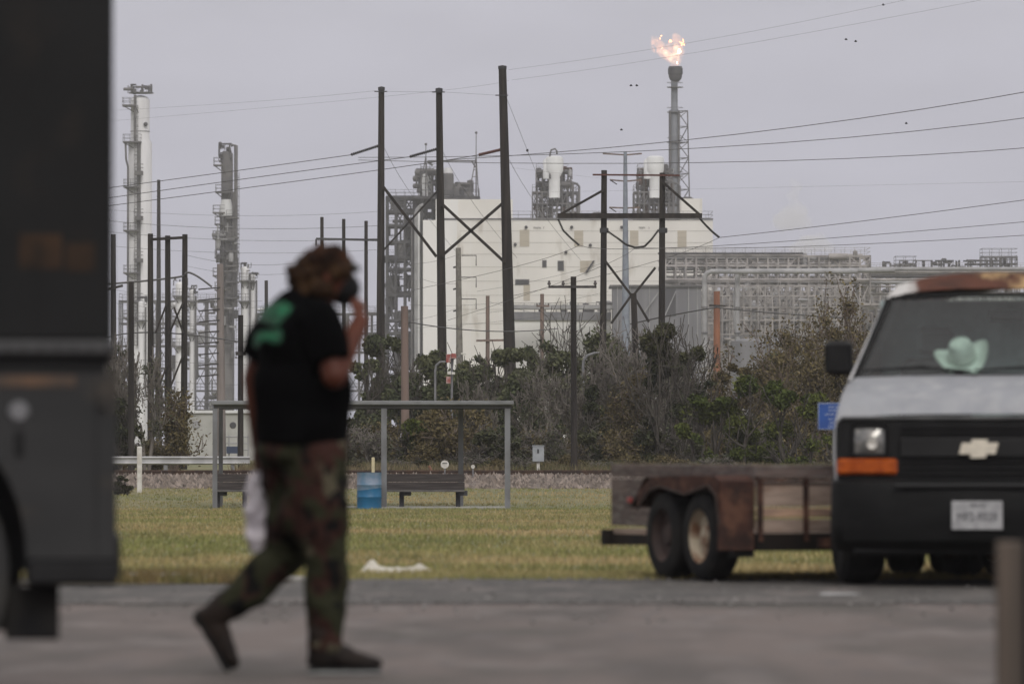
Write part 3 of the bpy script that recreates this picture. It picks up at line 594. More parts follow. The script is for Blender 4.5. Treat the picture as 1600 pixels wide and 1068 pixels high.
text('plate_number', 'MF2-9328', .082, VM @ Matrix.Translation((0, -.1795, .468)), m_ink, plate, sx=.82)
text('plate_state', 'TEXAS', .036, VM @ Matrix.Translation((0, -.1795, .546)), m_ink, plate)
# wheels, axles, underside
def wheel(name, c, r, wd, ax, parent, rimmat, tread=m_rubber):
    ax = Vector(ax).normalized(); mb = MB(); h = wd / 2
    mb.lathe([(r * .60, -h), (r * .86, -h * 1.05), (r * .97, -h * .8), (r, -h * .3), (r, h * .3), (r * .97, h * .8), (r * .86, h * 1.05), (r * .60, h)], c, 40, ax)
    wh = build(name, mb, tread, parent, smooth=True)
    rm = MB(); rm.lathe([(r * .62, -h * .95), (r * .56, -h * .7), (r * .52, -h * .35), (r * .3, -h * .25), (r * .2, -h * .62), (.001, -h * .66)], c, 32, ax); rm.lathe([(r * .62, h * .95), (r * .55, h * .6), (.001, h * .5)], c, 32, ax)
    build('rim', rm, rimmat, wh, smooth=True); return wh
def VP(x, y, z): return VM @ Vector((x, y, z))
axv = (VM.to_3x3() @ Vector((1, 0, 0)))
st_ = Matrix.Rotation(R(14), 3, 'Z') @ axv
m_rimd0 = M('dark_steel_rim', (.01, .01, .011), rough=.7, spec=.2)
for s in (-1, 1): wheel('wheel', VP(s * .895, .92, .388), .388, .28, st_, van, m_rimd0)
for s in (-1, 1):
    wheel('wheel', VP(s * .87, 4.3, .375), .375, .25, axv, van, m_rimd0); wheel('wheel', VP(s * .55, 4.3, .375), .375, .25, axv, van, m_rimd0)
ch = MB(); [ch.bx(x - .05, x + .05, .1, 5.3, .38, .5) for x in (-.4, .4)]; ch.bx(-.9, .9, .15, 5.4, .52, .56); ch.tube((-.8, 4.3, .375), (.8, 4.3, .375), .06); ch.ell((0, 4.3, .36), (.2, .2, .19)); ch.tube((-.75, .92, .33), (.75, .92, .33), .05); ch.bx(-.3, .35, .5, 1.3, .27, .5); ch.bx(-.8, .85, 3.5, 5.1, .17, .5); vb('chassis', ch, m_black)
# cowboy hat on the dashboard, tipped so that its top faces out
hc = VP(-.20, 1.20, 1.535); HM = Matrix.Translation(hc) @ Matrix.Rotation(R(-13), 4, 'Y') @ Matrix.Rotation(R(32), 4, 'X')
hat = thing('cowboy_hat', "pale straw cowboy hat lying on the dashboard behind the van's windscreen", 'hat', hc)
brim = MB(); pr = []
for i in range(9):
    e = i / 8; rr = .085 + (.205 - .085) * e; row = []
    for k in range(49):
        a = 2 * math.pi * k / 48; row.append((rr * math.cos(a) * (1 - .08 * e * e), rr * .98 * math.sin(a),   .004 + .085 * e * e * abs(math.cos(a)) ** 2.2 - .03 * e * abs(math.sin(a)) ** 3))
    pr.append(row)
m_hat = M('pale_straw', (.70, .74, .67), (.56, .60, .54), 12, .8)
build('brim', brim.grid(pr).xf(HM), m_hat, hat, smooth=True)
cr_ = MB(); pr = []
for rr, hh in ((.09, .0), (.09, .06), (.083, .11), (.07, .138), (.045, .14), (.001, .118)):
    pr.append([(rr * math.cos(2 * math.pi * k / 24) * 1.02, rr * 1.12 * math.sin(2 * math.pi * k / 24), hh) for k in range(25)])
build('crown', cr_.grid(pr).xf(HM), m_hat, hat, smooth=True); build('hat_band', MB().lathe([(.093, .004), (.093, .022)], (0, 0, 0), 24).xf(Matrix.Diagonal((1, 1.12, 1, 1))).xf(HM), M('hat_band', (.33, .40, .34)), hat)

# ------------------------------------------------------------ the trailer
al = R(21); ff = Vector((math.sin(al), -math.cos(al), 0)); ll = Vector((math.cos(al), math.sin(al), 0))
A = W(1183, 905, 39.4); A.z = 0
TM = Matrix((( ll.x, -ff.x, 0, A.x), (ll.y, -ff.y, 0, A.y), (0, 0, 1, 0.012), (0, 0, 0, 1)))     # local x: to the right, y: rearwards
tl = thing('flatbed_trailer', 'rusty tandem-axle flatbed trailer with weathered board sides parked beside the van', 'trailer', (A.x + .7, A.y + 1.2, 0))
def tb(name, mb, mat, parent=None, smooth=False): return build(name, mb.xf(TM), mat, parent or tl, smooth=smooth)
m_tw = M('weathered_grey_board', (.135, .10, .09), (.075, .056, .052), 3, .9, stretch=(1, 1, 6), bump=.4, c3=(.15, .13, .12), s3=7)
m_tw2 = M('pinkish_brown_plank', (.36, .275, .225), (.22, .165, .135), 2.5, .9, stretch=(1, 1, 5), bump=.3, c3=(.26, .175, .13), s3=4, lo3=.56, hi3=.7)
Lb, Wd = 2.65, 1.95
for (z0, z1, mt) in ((.715, .81, m_tw), (.36, .705, m_tw)):
    for x in (0, Wd): tb('side_board', MB().bev(x - .02, x + .02, -.0 if z0 > .7 else .08, Lb, z0, z1, .005), mt)
tb('top_rail', MB().bev(-.03, Wd + .03, -.045, .0, .722, .808, .006), m_tw)
tb('steel_angle', MB().bx(-.02, Wd + .02, -.03, .01, .695, .718), m_rust)
tb('front_plank', MB().bev(.0, Wd, .005, .035, .52, .69, .005), m_tw2); tb('front_plank', MB().bev(.0, Wd, .008, .04, .345, .435, .005), m_tw2); tb('front_plank', MB().bev(.0, Wd, .0, .03, .445, .51, .005), M('pale_plank', (.50, .33, .23), (.3, .2, .15), 3, .9, stretch=(1, 1, 5)))
for x in (.02, .365, .72, 1.0, 1.32, 1.64, 1.93): tb('stake', MB().bx(x - .016, x + .016, -.026, .004, .28, .72), m_rust)
tb('deck', MB().bx(.0, Wd, .0, Lb, .30, .34), m_tw2)
fr_ = MB(); fr_.bx(-.01, Wd + .01, -.02, .06, .215, .335); fr_.bx(-.01, .07, .06, Lb, .225, .298); fr_.bx(Wd - .07, Wd + .01, .06, Lb, .225, .298); fr_.bx(-.06, Wd + .06, Lb, Lb + .1, .215, .33); tb('chassis_frame', fr_, M('dark_rusted_chassis', (.008, .007, .007), (.016, .012, .010), 4, .9, spec=.2))
dr = MB(); dr.beam((Wd * .5 - .5, 0, .27), (Wd * .5, -1.25, .3), .07); dr.beam((Wd * .5 + .5, 0, .27), (Wd * .5, -1.25, .3), .07); tb('drawbar', dr, m_rust)
# fenders: bent sheet with a sagging skirt, front and rear plates
for sx, x0, x1 in ((-1, -.285, -.022), (1, Wd + .022, Wd + .285)):
    fe = MB(); xo = x0 if sx < 0 else x1
    top = [(-.0, .22), (-.005, .70), (.10, .735), (.5, .735), (.9, .73), (1.36, .715), (1.62, .50)]
    fe.grid([[(x0, y, z) for y, z in top], [(x1, y, z) for y, z in top]])
    low = [(.0, .40), (.06, .60), (.2, .665), (.42, .63), (.62, .60), (.85, .63), (1.05, .655), (1.25, .63), (1.5, .49)]
    upz = lambda y: float(np.interp(y, [p[0] for p in top[1:]], [p[1] for p in top[1:]]))
    fe.grid([[(xo, y, z) for y, z in low], [(xo, y, upz(y)) for y, z in low]]); fe.grid([[(xo, 0, .22), (xo, .03, .22)], [(xo, 0, .70), (xo, .03, .64)]])
    fd = tb('fender', fe, m_rust)
    tb('fender_lip', MB().path([(xo, y, z) for y, z in low], .009, 6), M('dark_lip', (.03, .018, .014)), fd)
axt = TM.to_3x3() @ Vector((-1, 0, 0))
m_rimw = M('pale_rusty_rim', (.42, .36, .27), (.17, .085, .045), 9, .8, lo=.45, hi=.62); m_rimd = M('dark_rim', (.035, .022, .02), (.05, .03, .025), 7)
for yy, rm_ in ((.42, m_rimw), (1.10, m_rimd)):
    for xx, a_ in ((-.16, -axt), (Wd + .16, axt)): wheel('wheel', TM @ Vector((xx, yy, .312)), .312, .2, a_, tl, rm_)
    tb('axle', MB().tube((-.2, yy, .298), (Wd + .2, yy, .298), .035), m_rust)
tb('marker_light', MB().bev(-.035, -.02, Lb - .42, Lb - .34, .53, .57, .004), M('red_lens', (.25, .015, .012), rough=.3))
tb('stabiliser_foot', MB().bx(-.16, .0, .05, .16, .17, .225), M('black_bracket', (.006, .006, .006), rough=.8))

# ------------------------------------------------------------ litter
def crumple(name, cx, y, sx, sy, h, mat, label, cat, seed, lob=None):
    rows = []; nx, ny = 40, 16
    for j in range(ny + 1):
        row = []
        for i in range(nx + 1):
            u_ = i / nx; v_ = j / ny; x = cx + (u_ - .5) * sx; yy = y + (v_ - .5) * sy * (1 - .5 * u_) + .06 * noise.noise(Vector((u_ * 4, v_ * 3, seed)))
            e = math.sin(math.pi * v_) ** .6 * min(1, 6 * u_, 6 * (1 - u_)); z = .012 + e * (h * (lob(u_) if lob else 1) * (.7 + .6 * abs(noise.noise(Vector((u_ * 7, v_ * 5, seed))))))
            row.append((x, yy, gz(yy) + z))
        rows.append(row)
    mb = MB().grid(rows); mb.f = [f[::-1] for f in mb.f]; return single(name, mb, mat, label, cat, (cx, y, gz(y)), smooth=True)
m_lit = M('dirty_white_plastic', (.56, .53, .46), (.42, .39, .33), 8, .6)
crumple('plastic_sheet', W(620, 890, 43.8).x, 43.8, .62, .55, .05, m_lit, 'crumpled dirty white plastic sheet lying on the grass by the road edge', 'litter', 3, lambda u: .95 + 1.0 * math.exp(-((u - .16) / .13) ** 2) + .5 * math.exp(-((u - .8) / .12) ** 2))
crumple('flat_litter', W(1313, 934, 36.0).x, 36.0, .26, .5, .012, M('grey_white_paper', (.3, .3, .3), (.2, .2, .2), 8), 'small flat pale scrap lying on the gravel in front of the van', 'litter', 9)
crumple('plastic_scrap', W(540, 1050, 23.1).x, 23.1, .3, .3, .006, M('wet_pale_patch', (.22, .23, .22), (.17, .17, .17), 8), "thin pale scrap on the asphalt under the walking person's front boot", 'litter', 19)

# ------------------------------------------------------------ shelter with benches, barrel
SD = 133.0
def SP(px, z, d=SD): return Vector(((px - 800) / F * d, d, z))
g0 = -.41; sx0, sx1 = SP(330, 0).x, SP(803, 0).x
sh_ = thing('picnic_shelter', 'open grey metal shelter with flat roof and five slim posts on the field', 'shelter', (0, SD + 1.2, g0))
m_sr = M('shelter_roof_metal', (.20, .205, .215), (.14, .145, .15), 2, .6, stretch=(1, 1, 4))
build('roof', MB().bev(sx0, sx1, SD - .15, SD + 2.7, 2.035, 2.13, .012), m_sr, sh_)
build('roof_beam', MB().bx(sx0 + .05, sx1 - .05, SD - .02, SD + .08, 1.95, 2.03), m_msteel, sh_); build('roof_beam', MB().bx(sx0 + .05, sx1 - .05, SD + 2.5, SD + 2.6, 1.95, 2.03), m_dsteel, sh_)
m_sp = M('shelter_post_paint', (.19, .195, .21), (.12, .12, .125), 2, .7, stretch=(1, 1, .6))
for px, yy, wd in ((336, SD, .11), (600, SD, .13), (793, SD, .13), (345, SD + 2.5, .1), (720, SD + 2.5, .12)):
    build('post', MB().bx((px - 800) / F * yy - wd / 2, (px - 800) / F * yy + wd / 2, yy - .045, yy + .045, g0 - .05, 1.95 if yy == SD else 1.945), m_sp, sh_)
build('slab', MB().bev(SP(384, 0).x, SP(790, 0).x, SD - .1, SD + 2.6, g0 - .12, g0 + .06, .01), M('pale_slab_edge', (.33, .32, .29), (.24, .235, .21), 3), sh_)
m_bw = M('dark_bench_board', (.04, .033, .033), (.07, .06, .058), 3, .9, stretch=(.4, 1, 8), bump=.3)
def bench(px0, px1, label, legs):
    d = SD + .9; x0, x1 = SP(px0, 0, d).x, SP(px1, 0, d).x; b = thing('bench', label, 'bench', ((x0 + x1) / 2, d, g0), 'benches under the shelter')
    for z0, z1 in ((.03, .225), (.235, .42)): build('back_board', MB().bev(x0, x1, d, d + .04, z0, z1, .006), m_bw, b)
    build('seat', MB().bev(x0, x1, d - .36, d - .03, .0, .04, .006), M('grey_seat_board', (.13, .125, .12), (.09, .085, .085), 3, .9), b)
    for lx in legs:
        x = SP(lx, 0, d).x; lg = build('leg', MB().bx(x - .06, x + .05, d - .03, d - .0, g0, .0), m_dsteel, b); build('bracket', MB().beam((x + .02, d - .18, -.03), (x + .22, d - .18, -.03), .10, .12), m_dsteel, lg)
bench(601, 726, 'weathered dark board bench right of the blue barrel under the shelter', (628, 716))
bench(337, 388, "dark board bench at the shelter's left end beside the walking person's bag", (341, 383))
bx_ = SP(577, 0, 132.4).x; bar = thing('barrel', 'blue steel drum with faded pale upper half standing by a shelter post', 'barrel', (bx_, 132.4, g0))
m_bar = M('blue_drum_paint', (.012, .13, .27), rough=.5); nt_ = m_bar.node_tree; tcr = nt_.nodes.new('ShaderNodeTexCoord'); sp = nt_.nodes.new('ShaderNodeSeparateXYZ'); nt_.links.new(tcr.outputs['Object'], sp.inputs[0])
ad = nt_.nodes.new('ShaderNodeMath'); ad.operation = 'MULTIPLY_ADD'; nt_.links.new(sp.outputs[0], ad.inputs[0]); ad.inputs[1].default_value = -.12; nt_.links.new(sp.outputs[2], ad.inputs[2])
r1 = nt_.nodes.new('ShaderNodeMapRange'); r1.inputs[1].default_value = .475; r1.inputs[2].default_value = .485; nt_.links.new(ad.outputs[0], r1.inputs[0])
pale = cmix(nt_, (.10, .19, .29), (.20, .25, .34), nz(nt_, 5, .4, .62)); nt_.links.new(cmix(nt_, cmix(nt_, (.006, .12, .26), (.005, .10, .22), nz(nt_, 4, .4, .6)), pale, r1.outputs[0]), nt_.nodes['Principled BSDF'].inputs['Base Color'])
build('drum_shell', MB().lathe([(.001, .03), (.28, .03), (.29, .0), (.285, .02), (.285, .28), (.297, .30), (.285, .32), (.285, .56), (.297, .58), (.285, .6), (.285, .85), (.293, .87), (.28, .87), (.275, .8), (.001, .8)], (bx_, 132.4, g0), 32), m_bar, bar, smooth=True)

# ------------------------------------------------------------ small things along the track
def post(px, y0, y1, d, w_, mat, label, cat='post', name='marker_post'):
    p = W(px, y0, d); g = gz(d); return single(name, MB().bev(p.x - w_ / 2, p.x + w_ / 2, d - w_ / 2, d + w_ / 2, g - .05, p.z, w_ * .12), mat, label, cat, (p.x, d, g))
post(218, 697, 770, 152, .13, m_white, 'white wooden marker post standing on the grass beside the truck')
post(583, 714, 738, 158.5, .085, M('cream_paint', (.6, .53, .34), (.5, .45, .3)), 'short cream marker post behind the blue barrel')
def disc(name, px, py, d, r, mat, label, mark=None):
    p = W(px, py, d); t = thing(name, label, 'track marker', (p.x, d, gz(d))); build('stem', MB().tube((p.x, d + .02, gz(d)), (p.x, d + .02, p.z), .02, n=8), m_galv, t)
    f = build('face', MB().lathe([(.001, -.02), (r, -.02), (r, .0), (.001, 0)], (p.x, d, p.z), 24, 'Y'), mat, t)
    if mark: build('marking', MB().bx(p.x - r * .6, p.x + r * .6, d - .024, d - .021, p.z + r * .15, p.z + r * .35), mark, f)
disc('round_marker', 695, 725, 161, .115, m_white, 'small round white trackside disc with a dark band on a stem', m_black)
disc('small_marker', 739, 728.5, 161, .055, m_white, 'tiny white trackside knob right of the round white disc')
p = W(676, 722, 168); cn_ = thing('traffic_cone', 'small faded orange cone leaning in the dry grass behind the bench', 'cone', (p.x, 168, gz(168))); m_or = M('faded_orange', (.22, .085, .05), (.14, .07, .05), 8)
mb = MB().lathe([(.14, 0), (.03, .42), (.001, .43)], (0, 0, 0), 16); mb.xf(Matrix.Translation((p.x, 168, gz(168) + .1)) @ Matrix.Rotation(R(-14), 4, 'Y')); build('cone_body', mb, m_or, cn_)
p = W(841, 697, 168); g = gz(168); sb = thing('signal_box', 'grey electrical cabinet on a short pale post beside the railway track', 'cabinet', (p.x, 168, g)); z0 = W(0, 721, 168).z
m_box = M('grey_cabinet_paint', (.36, .38, .40), (.29, .31, .33), 5); cb = build('cabinet', MB().bev(p.x - .17, p.x + .17, 167.85, 168.1, z0, p.z, .015), m_box, sb); build('lid', MB().bev(p.x - .185, p.x + .185, 167.83, 168.12, p.z, p.z + .03, .01), m_box, cb)
build('latch', MB().bx(p.x - .03, p.x + .02, 167.835, 167.85, p.z - .2, p.z - .08), m_dark, cb); build('post', MB().bx(p.x - .045, p.x + .045, 167.93, 168.02, g - .1, z0), m_white, sb)
# white guard rail at the left
gr_ = thing('guard_rail', 'long white metal guard rail behind the track at the left of the field', 'guard rail', (-14, 178, gz(178))); zc = W(0, 719, 178).z; mb = MB()
rows = [[(x, 178 + dy, zc + dz) for dy, dz in ((0, .13), (-.05, .09), (0, .03), (0, -.03), (-.05, -.09), (0, -.13))] for x in (-24, -8.2)]; mb.grid(rows); build('rail', mb, M('white_rail_paint', (.42, .42, .43), (.32, .32, .33), 2), gr_)
for i in range(8): build('post', MB().bx(-23.5 + 2.1 * i, -23.38 + 2.1 * i, 178.02, 178.14, gz(178) - .1, zc + .1), m_galv, gr_)
# blue sign right, with its small white lines of lettering
sd_ = 60.0; p0, p1 = W(1278, 629, sd_), W(1330, 671, sd_); g = gz(sd_)
bs = thing('blue_sign', 'blue information sign with white lettering on a thin pole left of the van', 'sign', ((p0.x + p1.x) / 2, sd_, g))
f_ = build('sign_panel', MB().bev(p0.x, p1.x, sd_ - .01, sd_ + .01, p1.z, p0.z, .004), M('sign_blue', (.015, .07, .30), (.012, .055, .25), 6, .5), bs); m_sw = M('sign_white', (.5, .55, .65))
build('sign_border', MB().path([(p0.x + .006, sd_ - .012, p0.z - .006), (p1.x - .006, sd_ - .012, p0.z - .006), (p1.x - .006, sd_ - .012, p1.z + .006), (p0.x + .006, sd_ - .012, p1.z + .006), (p0.x + .006, sd_ - .012, p0.z)], .003, 4), m_sw, f_)
cx_ = (p0.x + p1.x) / 2
for py, words in ((635.5, (-9, -1, 1, 8)), (641, (-9, -4, -3, 9)), (647, (-15, -9, -7, -1, 2, 4, 7, 15)), (654.5, (-9, -2, 0, 9)), (660.5, (-8, -1, 1, 7)), (666, (-10, -3, -1, 6))):
    zz = W(0, py, sd_).z; lt = MB(); k_ = sd_ / F; j_ = 0
    for a_, b_ in zip(words[::2], words[1::2]):
        x_ = a_
        while x_ < b_ - .5:                      # worn letters too small to read: short upright and level strokes
            lt.bx(cx_ + x_ * k_, cx_ + (x_ + .45) * k_, sd_ - .0125, sd_ - .0105, zz - 1.3 * k_, zz + 1.3 * k_); lt.bx(cx_ + (x_ + .46) * k_, cx_ + (x_ + 1.15) * k_, sd_ - .0125, sd_ - .0105, zz + ((j_ % 3) - 1) * 1.0 * k_ - .25 * k_, zz + ((j_ % 3) - 1) * 1.0 * k_ + .25 * k_); x_ += 1.7; j_ += 1
    build('lettering', lt, m_sw, f_)
build('pole', MB().tube((cx_, sd_ + .03, g), (cx_, sd_ + .03, p0.z), .02, n=8), m_galv, bs)

# ------------------------------------------------------------ poles and wires
def pole_mb(pxt, pyt, pxb, d, rt, rb, mb=None):
    a = W(pxt, pyt, d); x = (pxb - 800) / F * d; g = gz(d); b = Vector((x, d, g - .3)); mb = mb or MB()
    return mb.tube(b, a, rb, rt, 12), Vector((x, d, g)), a
def brace(px0, py0, px1, py1, d, wd): return MB().beam(W(px0, py0, d), W(px1, py1, d), wd, wd * .8)
m_ins2 = M('porcelain_insulator', (.10, .09, .09), rough=.3)
# three tall dark poles with X bracing (a dead-end structure)
D1 = 252
t = thing('transmission_pole_frame', 'three tall dark timber poles joined by crossed braces behind the shelter', 'utility pole', W(700, 706, D1))
for (xt, yt, xb, rt, rb, mt) in ((596, 137, 594, .13, .22, m_wood_pole), (686, 139, 693, .14, .24, m_wood_pole), (785, 104, 801, .17, .30, m_wood_pole)):
    mb, b_, a_ = pole_mb(xt, yt, xb, D1, rt, rb); pl_ = build('pole', mb, mt, t, smooth=True)
    build('pole_cap', MB().lathe([(rt + .02, -.12), (rt + .02, .02), (.001, .06)], a_, 12), m_dsteel, pl_)
for q in ((599, 292, 682, 401), (690, 400, 785, 318), (690, 318, 789, 410)): build('brace', brace(*q, D1 - .35, .16), m_wood_pole, t)
build('brace', brace(600, 390, 682, 300, D1 + .35, .10), m_wood_far, t)
for px, py in ((596, 143), (686, 144), (785, 149)): build('shield_wire_arm', brace(px - 11, py, px + 9, py, D1 - .2, .06), m_dsteel, t)
for (x0, y0, x1, y1, mt) in ((591, 228, 548, 242, m_insul), (682, 233, 640, 245, m_insul), (782, 234, 748, 242, m_insul_red)):
    a_, b_ = W(x0, y0, D1), W(x1, y1, D1 + 1); pr = []; n = 14; mb = MB(); ax = (b_ - a_)
    for i in range(n): mb.lathe([(.02, -.045), (.075, -.01), (.02, .04)], a_ + ax * ((i + .5) / n), 8, ax)
    mb.tube(a_, b_, .02, n=6); build('insulator_string', mb, mt, t)
# H frame at the right
D2 = 228
t = thing('transmission_h_frame', 'two-pole dark timber H-frame with long crossarm in front of the pale plant building', 'utility pole', W(990, 690, D2))
for (xt, yt, xb) in ((944, 266, 941, ), (1035, 270, 1033)):
    mb, b_, a_ = pole_mb(xt, yt, xb, D2, .115, .15); build('pole', mb, m_wood_pole, t, smooth=True)
build('crossarm', MB().beam(W(871, 337, D2 - .3), W(1097, 337, D2 - .3), .14, .2), m_wood_pole, t); build('top_tie', MB().beam(W(926, 273, D2 - .2), W(1062, 274, D2 - .2), .06, .07), m_insul_red, t)
for q in ((943, 297, 872, 337), (1036, 285, 1094, 336), (946, 408, 987, 462), (1024, 418, 989, 462), (986, 462, 955, 505), (990, 462, 1014, 503)): build('brace', brace(*q, D2 - .25, .12), m_wood_pole, t)
for P in (((872, 342), (880, 360), (892, 372), (905, 383)), ((949, 361), (965, 372), (978, 382), (993, 387)), ((993, 387), (1007, 385), (1018, 374), (1029, 359)), ((1093, 341), (1103, 352), (1113, 362), (1124, 371))):
    mb = MB(); Q = [W(a, b, D2 - .6) for a, b in P]; mb.path(Q, .018, 6)
    for a_, b_ in zip(Q[:-1], Q[1:]):
        for i in range(9): mb.lathe([(.03, -.022), (.055, 0), (.03, .022)], a_.lerp(b_, (i + .5) / 9), 8, b_ - a_)
    build('insulator_string', mb, m_insul, t)
for px in (944, 1036): build('clamp', MB().lathe([(.17, -.1), (.18, 0), (.17, .1)], W(px, 360, D2), 10), m_dsteel, t)

def plain_pole(xt, yt, xb, d, rt, rb, mat, label, arms=(), cat='utility pole', group=None, name='utility_pole'):
    mb, b_, a_ = pole_mb(xt, yt, xb, d, rt, rb); t = thing(name, label, cat, b_, group); build('pole', mb, mat, t, smooth=True)
    for (x0, y0, x1, y1, wd, ins) in arms:
        ar_ = build('crossarm', MB().beam(W(x0, y0, d - .15), W(x1, y1, d - .15), wd), m_tan_pole if mat is m_tan_pole else m_wood_far, t)
        for ix in ins:
            q = W(ix, y0 + (y1 - y0) * (ix - x0) / (x1 - x0), d - .15); build('insulator', MB().lathe([(.02, 0), (.02, .05), (.05, .07), (.055, .11), (.03, .14), (.04, .17), (.001, .2)], q, 10), m_ins2, ar_, smooth=True)
    return t
plain_pole(896, 432, 897, 170, .085, .10, m_wood_pole, 'dark single timber pole with one short crossarm behind the railway signal box', ((857, 448, 932, 448, .075, (858, 880, 930)),))
plain_pole(990, 458, 1000, 215, .11, .14, m_wood_pole, 'short leaning dark pole stub standing between the two H-frame legs')
plain_pole(632, 478, 634, 190, .12, .15, m_tan_pole, 'reddish tan timber pole behind the shelter roof, left of the three braced poles')
plain_pole(762, 462, 762, 330, .11, .14, m_tan_pole, 'slender pinkish pole with low crossarm in front of the pale building', ((744, 532, 800, 531, .12, ()),))
plain_pole(847, 459, 847, 330, .11, .14, m_tan_pole, 'short pinkish pole with small crossarm above the dark green trees', ((838, 478, 858, 478, .1, (839, 857)),))
plain_pole(248, 281, 248, 420, .12, .24, m_wood_far, 'tall thin grey pole rising in front of the white distillation column')
plain_pole(205, 440, 205, 185, .09, .11, m_wood_pole, 'short black timber pole nearest the truck at the left')
plain_pole(177, 366, 178, 230, .1, .13, m_wood_far, "grey timber pole half hidden by the truck's rear edge", ((168, 452, 192, 446, .1, ()),))
plain_pole(376, 492, 376, 185, .085, .1, m_wood_pole, "short black pole directly behind the walking person's back", ((368, 552, 384, 552, .12, ()),))
plain_pole(416, 438, 417, 300, .09, .12, m_wood_far, 'thin grey pole stub behind the right shoulder of the walking person')
plain_pole(166 + 178, 412, 346, 300, .17, .26, M('pinkish_grey_pole', (.22, .19, .185), (.16, .14, .135), 4, .9, stretch=(1, 1, .1)), 'thick pinkish grey pole with short comb-like side arms at the left', tuple((310, 452 + 17 * i, 344, 449 + 17 * i, .07, ()) for i in range(9)), name='comb_arm_pole')
plain_pole(290, 712 - 345, 288, 235, .12, .14, m_wood_far, 'hidden', ()) if False else None
# pole row at the left: three poles tied by a crossbar and braces
D3 = 235; t = thing('timber_pole_frame', 'three dark timber poles tied by one top crossbar at the left of the park', 'utility pole', W(262, 706, D3))
for xt, yt, xb in ((235, 365, 236), (262, 368, 263), (289, 366, 287)):
    mb, b_, a_ = pole_mb(xt, yt, xb, D3, .11, .15); build('pole', mb, m_wood_pole, t, smooth=True)
build('crossbar', brace(236, 374, 288, 371, D3 - .2, .14), m_wood_pole, t)
for q in ((243, 520, 262, 470), (264, 522, 288, 468), (264, 610, 287, 552), (246, 612, 262, 566), (272, 480, 286, 520)): build('brace', brace(*q, D3 - .2, .09), m_wood_pole, t)
t = thing('timber_pole_frame', "three slim dark poles with a long crossbar behind the walking person's head", 'utility pole', W(537, 700, 330))
for xt, yt, xb in ((503, 339, 504), (537, 342, 538), (572, 345, 572)):
    mb, b_, a_ = pole_mb(xt, yt, xb, 330, .10, .13); build('pole', mb, m_wood_pole, t, smooth=True)
build('crossbar', brace(494, 373, 592, 375, 329.7, .16), m_dsteel, t); build('crossbar', brace(494, 373, 494, 384, 329.6, .1), m_dsteel, t)
# steel monopole with arms
DM = 420; mb, b_, a_ = pole_mb(977, 237, 978, DM, .13, .42); t = thing('steel_monopole', 'pale blue-grey tapered steel monopole with three pairs of slim arms between the H-frame legs', 'utility pole', b_); build('pole', mb, m_steel_pole, t, smooth=True)
for x0, y0, x1, y1 in ((942, 240, 976, 242), (978, 242, 1003, 240), (953, 281, 976, 283), (978, 283, 1002, 281), (952, 324, 976, 325), (978, 325, 1000, 324)): build('arm', brace(x0, y0, x1, y1, DM, .13), m_tan_pole, t)
for x0, y0 in ((953, 281), (952, 324)): build('insulator', brace(x0, y0, x0 + 11, y0 + 7, DM - .2, .09), m_insul, t)
# concrete pole with side brackets
DC = 330; mb, b_, a_ = pole_mb(716, 387, 720, DC, .15, .24); t = thing('concrete_pole', 'thick pale grey concrete pole with square side brackets between the dark poles', 'utility pole', b_); build('pole', mb, m_conc_pole, t, smooth=True)
for y0 in (399, 433, 467):
    br_ = build('bracket', MB().path([W(721, y0, DC), W(744, y0, DC), W(744, y0 + 16, DC)], .035, 6), m_msteel, t)
    build('insulator', brace(708, y0 + 19, 716, y0 + 17, DC, .12), m_insul, t)
plain_pole(1120, 455, 1120, 300, .16, .22, M('rusty_orange_pole', (.30, .13, .075), (.22, .10, .065), 4, .9, stretch=(1, 1, .15)), 'rusty orange thick pole between the two pale pipe risers', ((1108, 477, 1134, 478, .1, ()),))

def sagline(P, n=10):
    P = [Vector(p) for p in P]
    if len(P) == 2: return [P[0].lerp(P[1], i / n) for i in range(n + 1)]
    a, m, b = P; c = m * 2 - (a + b) * .5     # quadratic through the middle point
    return [a * (1 - t) ** 2 + c * 2 * t * (1 - t) + b * t * t for t in [i / n for i in range(n + 1)]]
def wire(pts, r, label, group=None, mat=None, name='power_line'):
    P = sagline([W(*p) for p in pts]); mb = MB(); mb.path(P, r * .8, 4, False); mid = P[len(P) // 2]
    return single(name, mb, mat or m_wire, label, 'power line', tuple(mid), group)
GW = 'power lines crossing the sky'
wire(((548, 242, 253), (360, 268, 258), (150, 296, 262)), .02, 'uppermost conductor running left from the first braced pole to behind the truck', GW)
wire(((640, 245, 253), (400, 277, 258), (150, 312, 262)), .02, 'middle conductor running left from the second braced pole past the first', GW)
wire(((748, 242, 253), (560, 270, 258), (150, 324, 262)), .02, 'lowest of the three conductors running left from the tall third braced pole', GW)
wire(((586, 142, 252), (380, 160, 300), (150, 174, 340)), .006, 'faint upper shield wire high in the sky between truck and first braced pole', GW)
wire(((605, 143, 252), (676, 144, 252)), .006, 'short thin wire joining the tops of the first and second braced poles', GW)
wire(((695, 144, 252), (776, 149, 252)), .006, 'short thin wire joining the tops of the second and third braced poles', GW)
wire(((150, 191, 330), (600, 151, 300), (795, 126, 280)), .006, 'faint lower shield wire crossing behind the braced pole tops', GW)
wire(((795, 109, 280), (1100, 63, 260), (1460, -10, 240)), .006, 'faint high wire passing just behind the gas flame, upper of two', GW)
wire(((800, 125, 280), (1100, 80, 262), (1560, -5, 240)), .006, 'faint high wire below the gas flame, lower of two', GW)
wire(((700, 250, 300), (1150, 210, 262), (1640, 137, 235)), .021, 'top heavy conductor rising across the sky to the right edge', GW)
wire(((560, 246, 310), (1100, 231, 262), (1640, 179, 235)), .019, 'second conductor from the top at the right edge of the sky', GW)
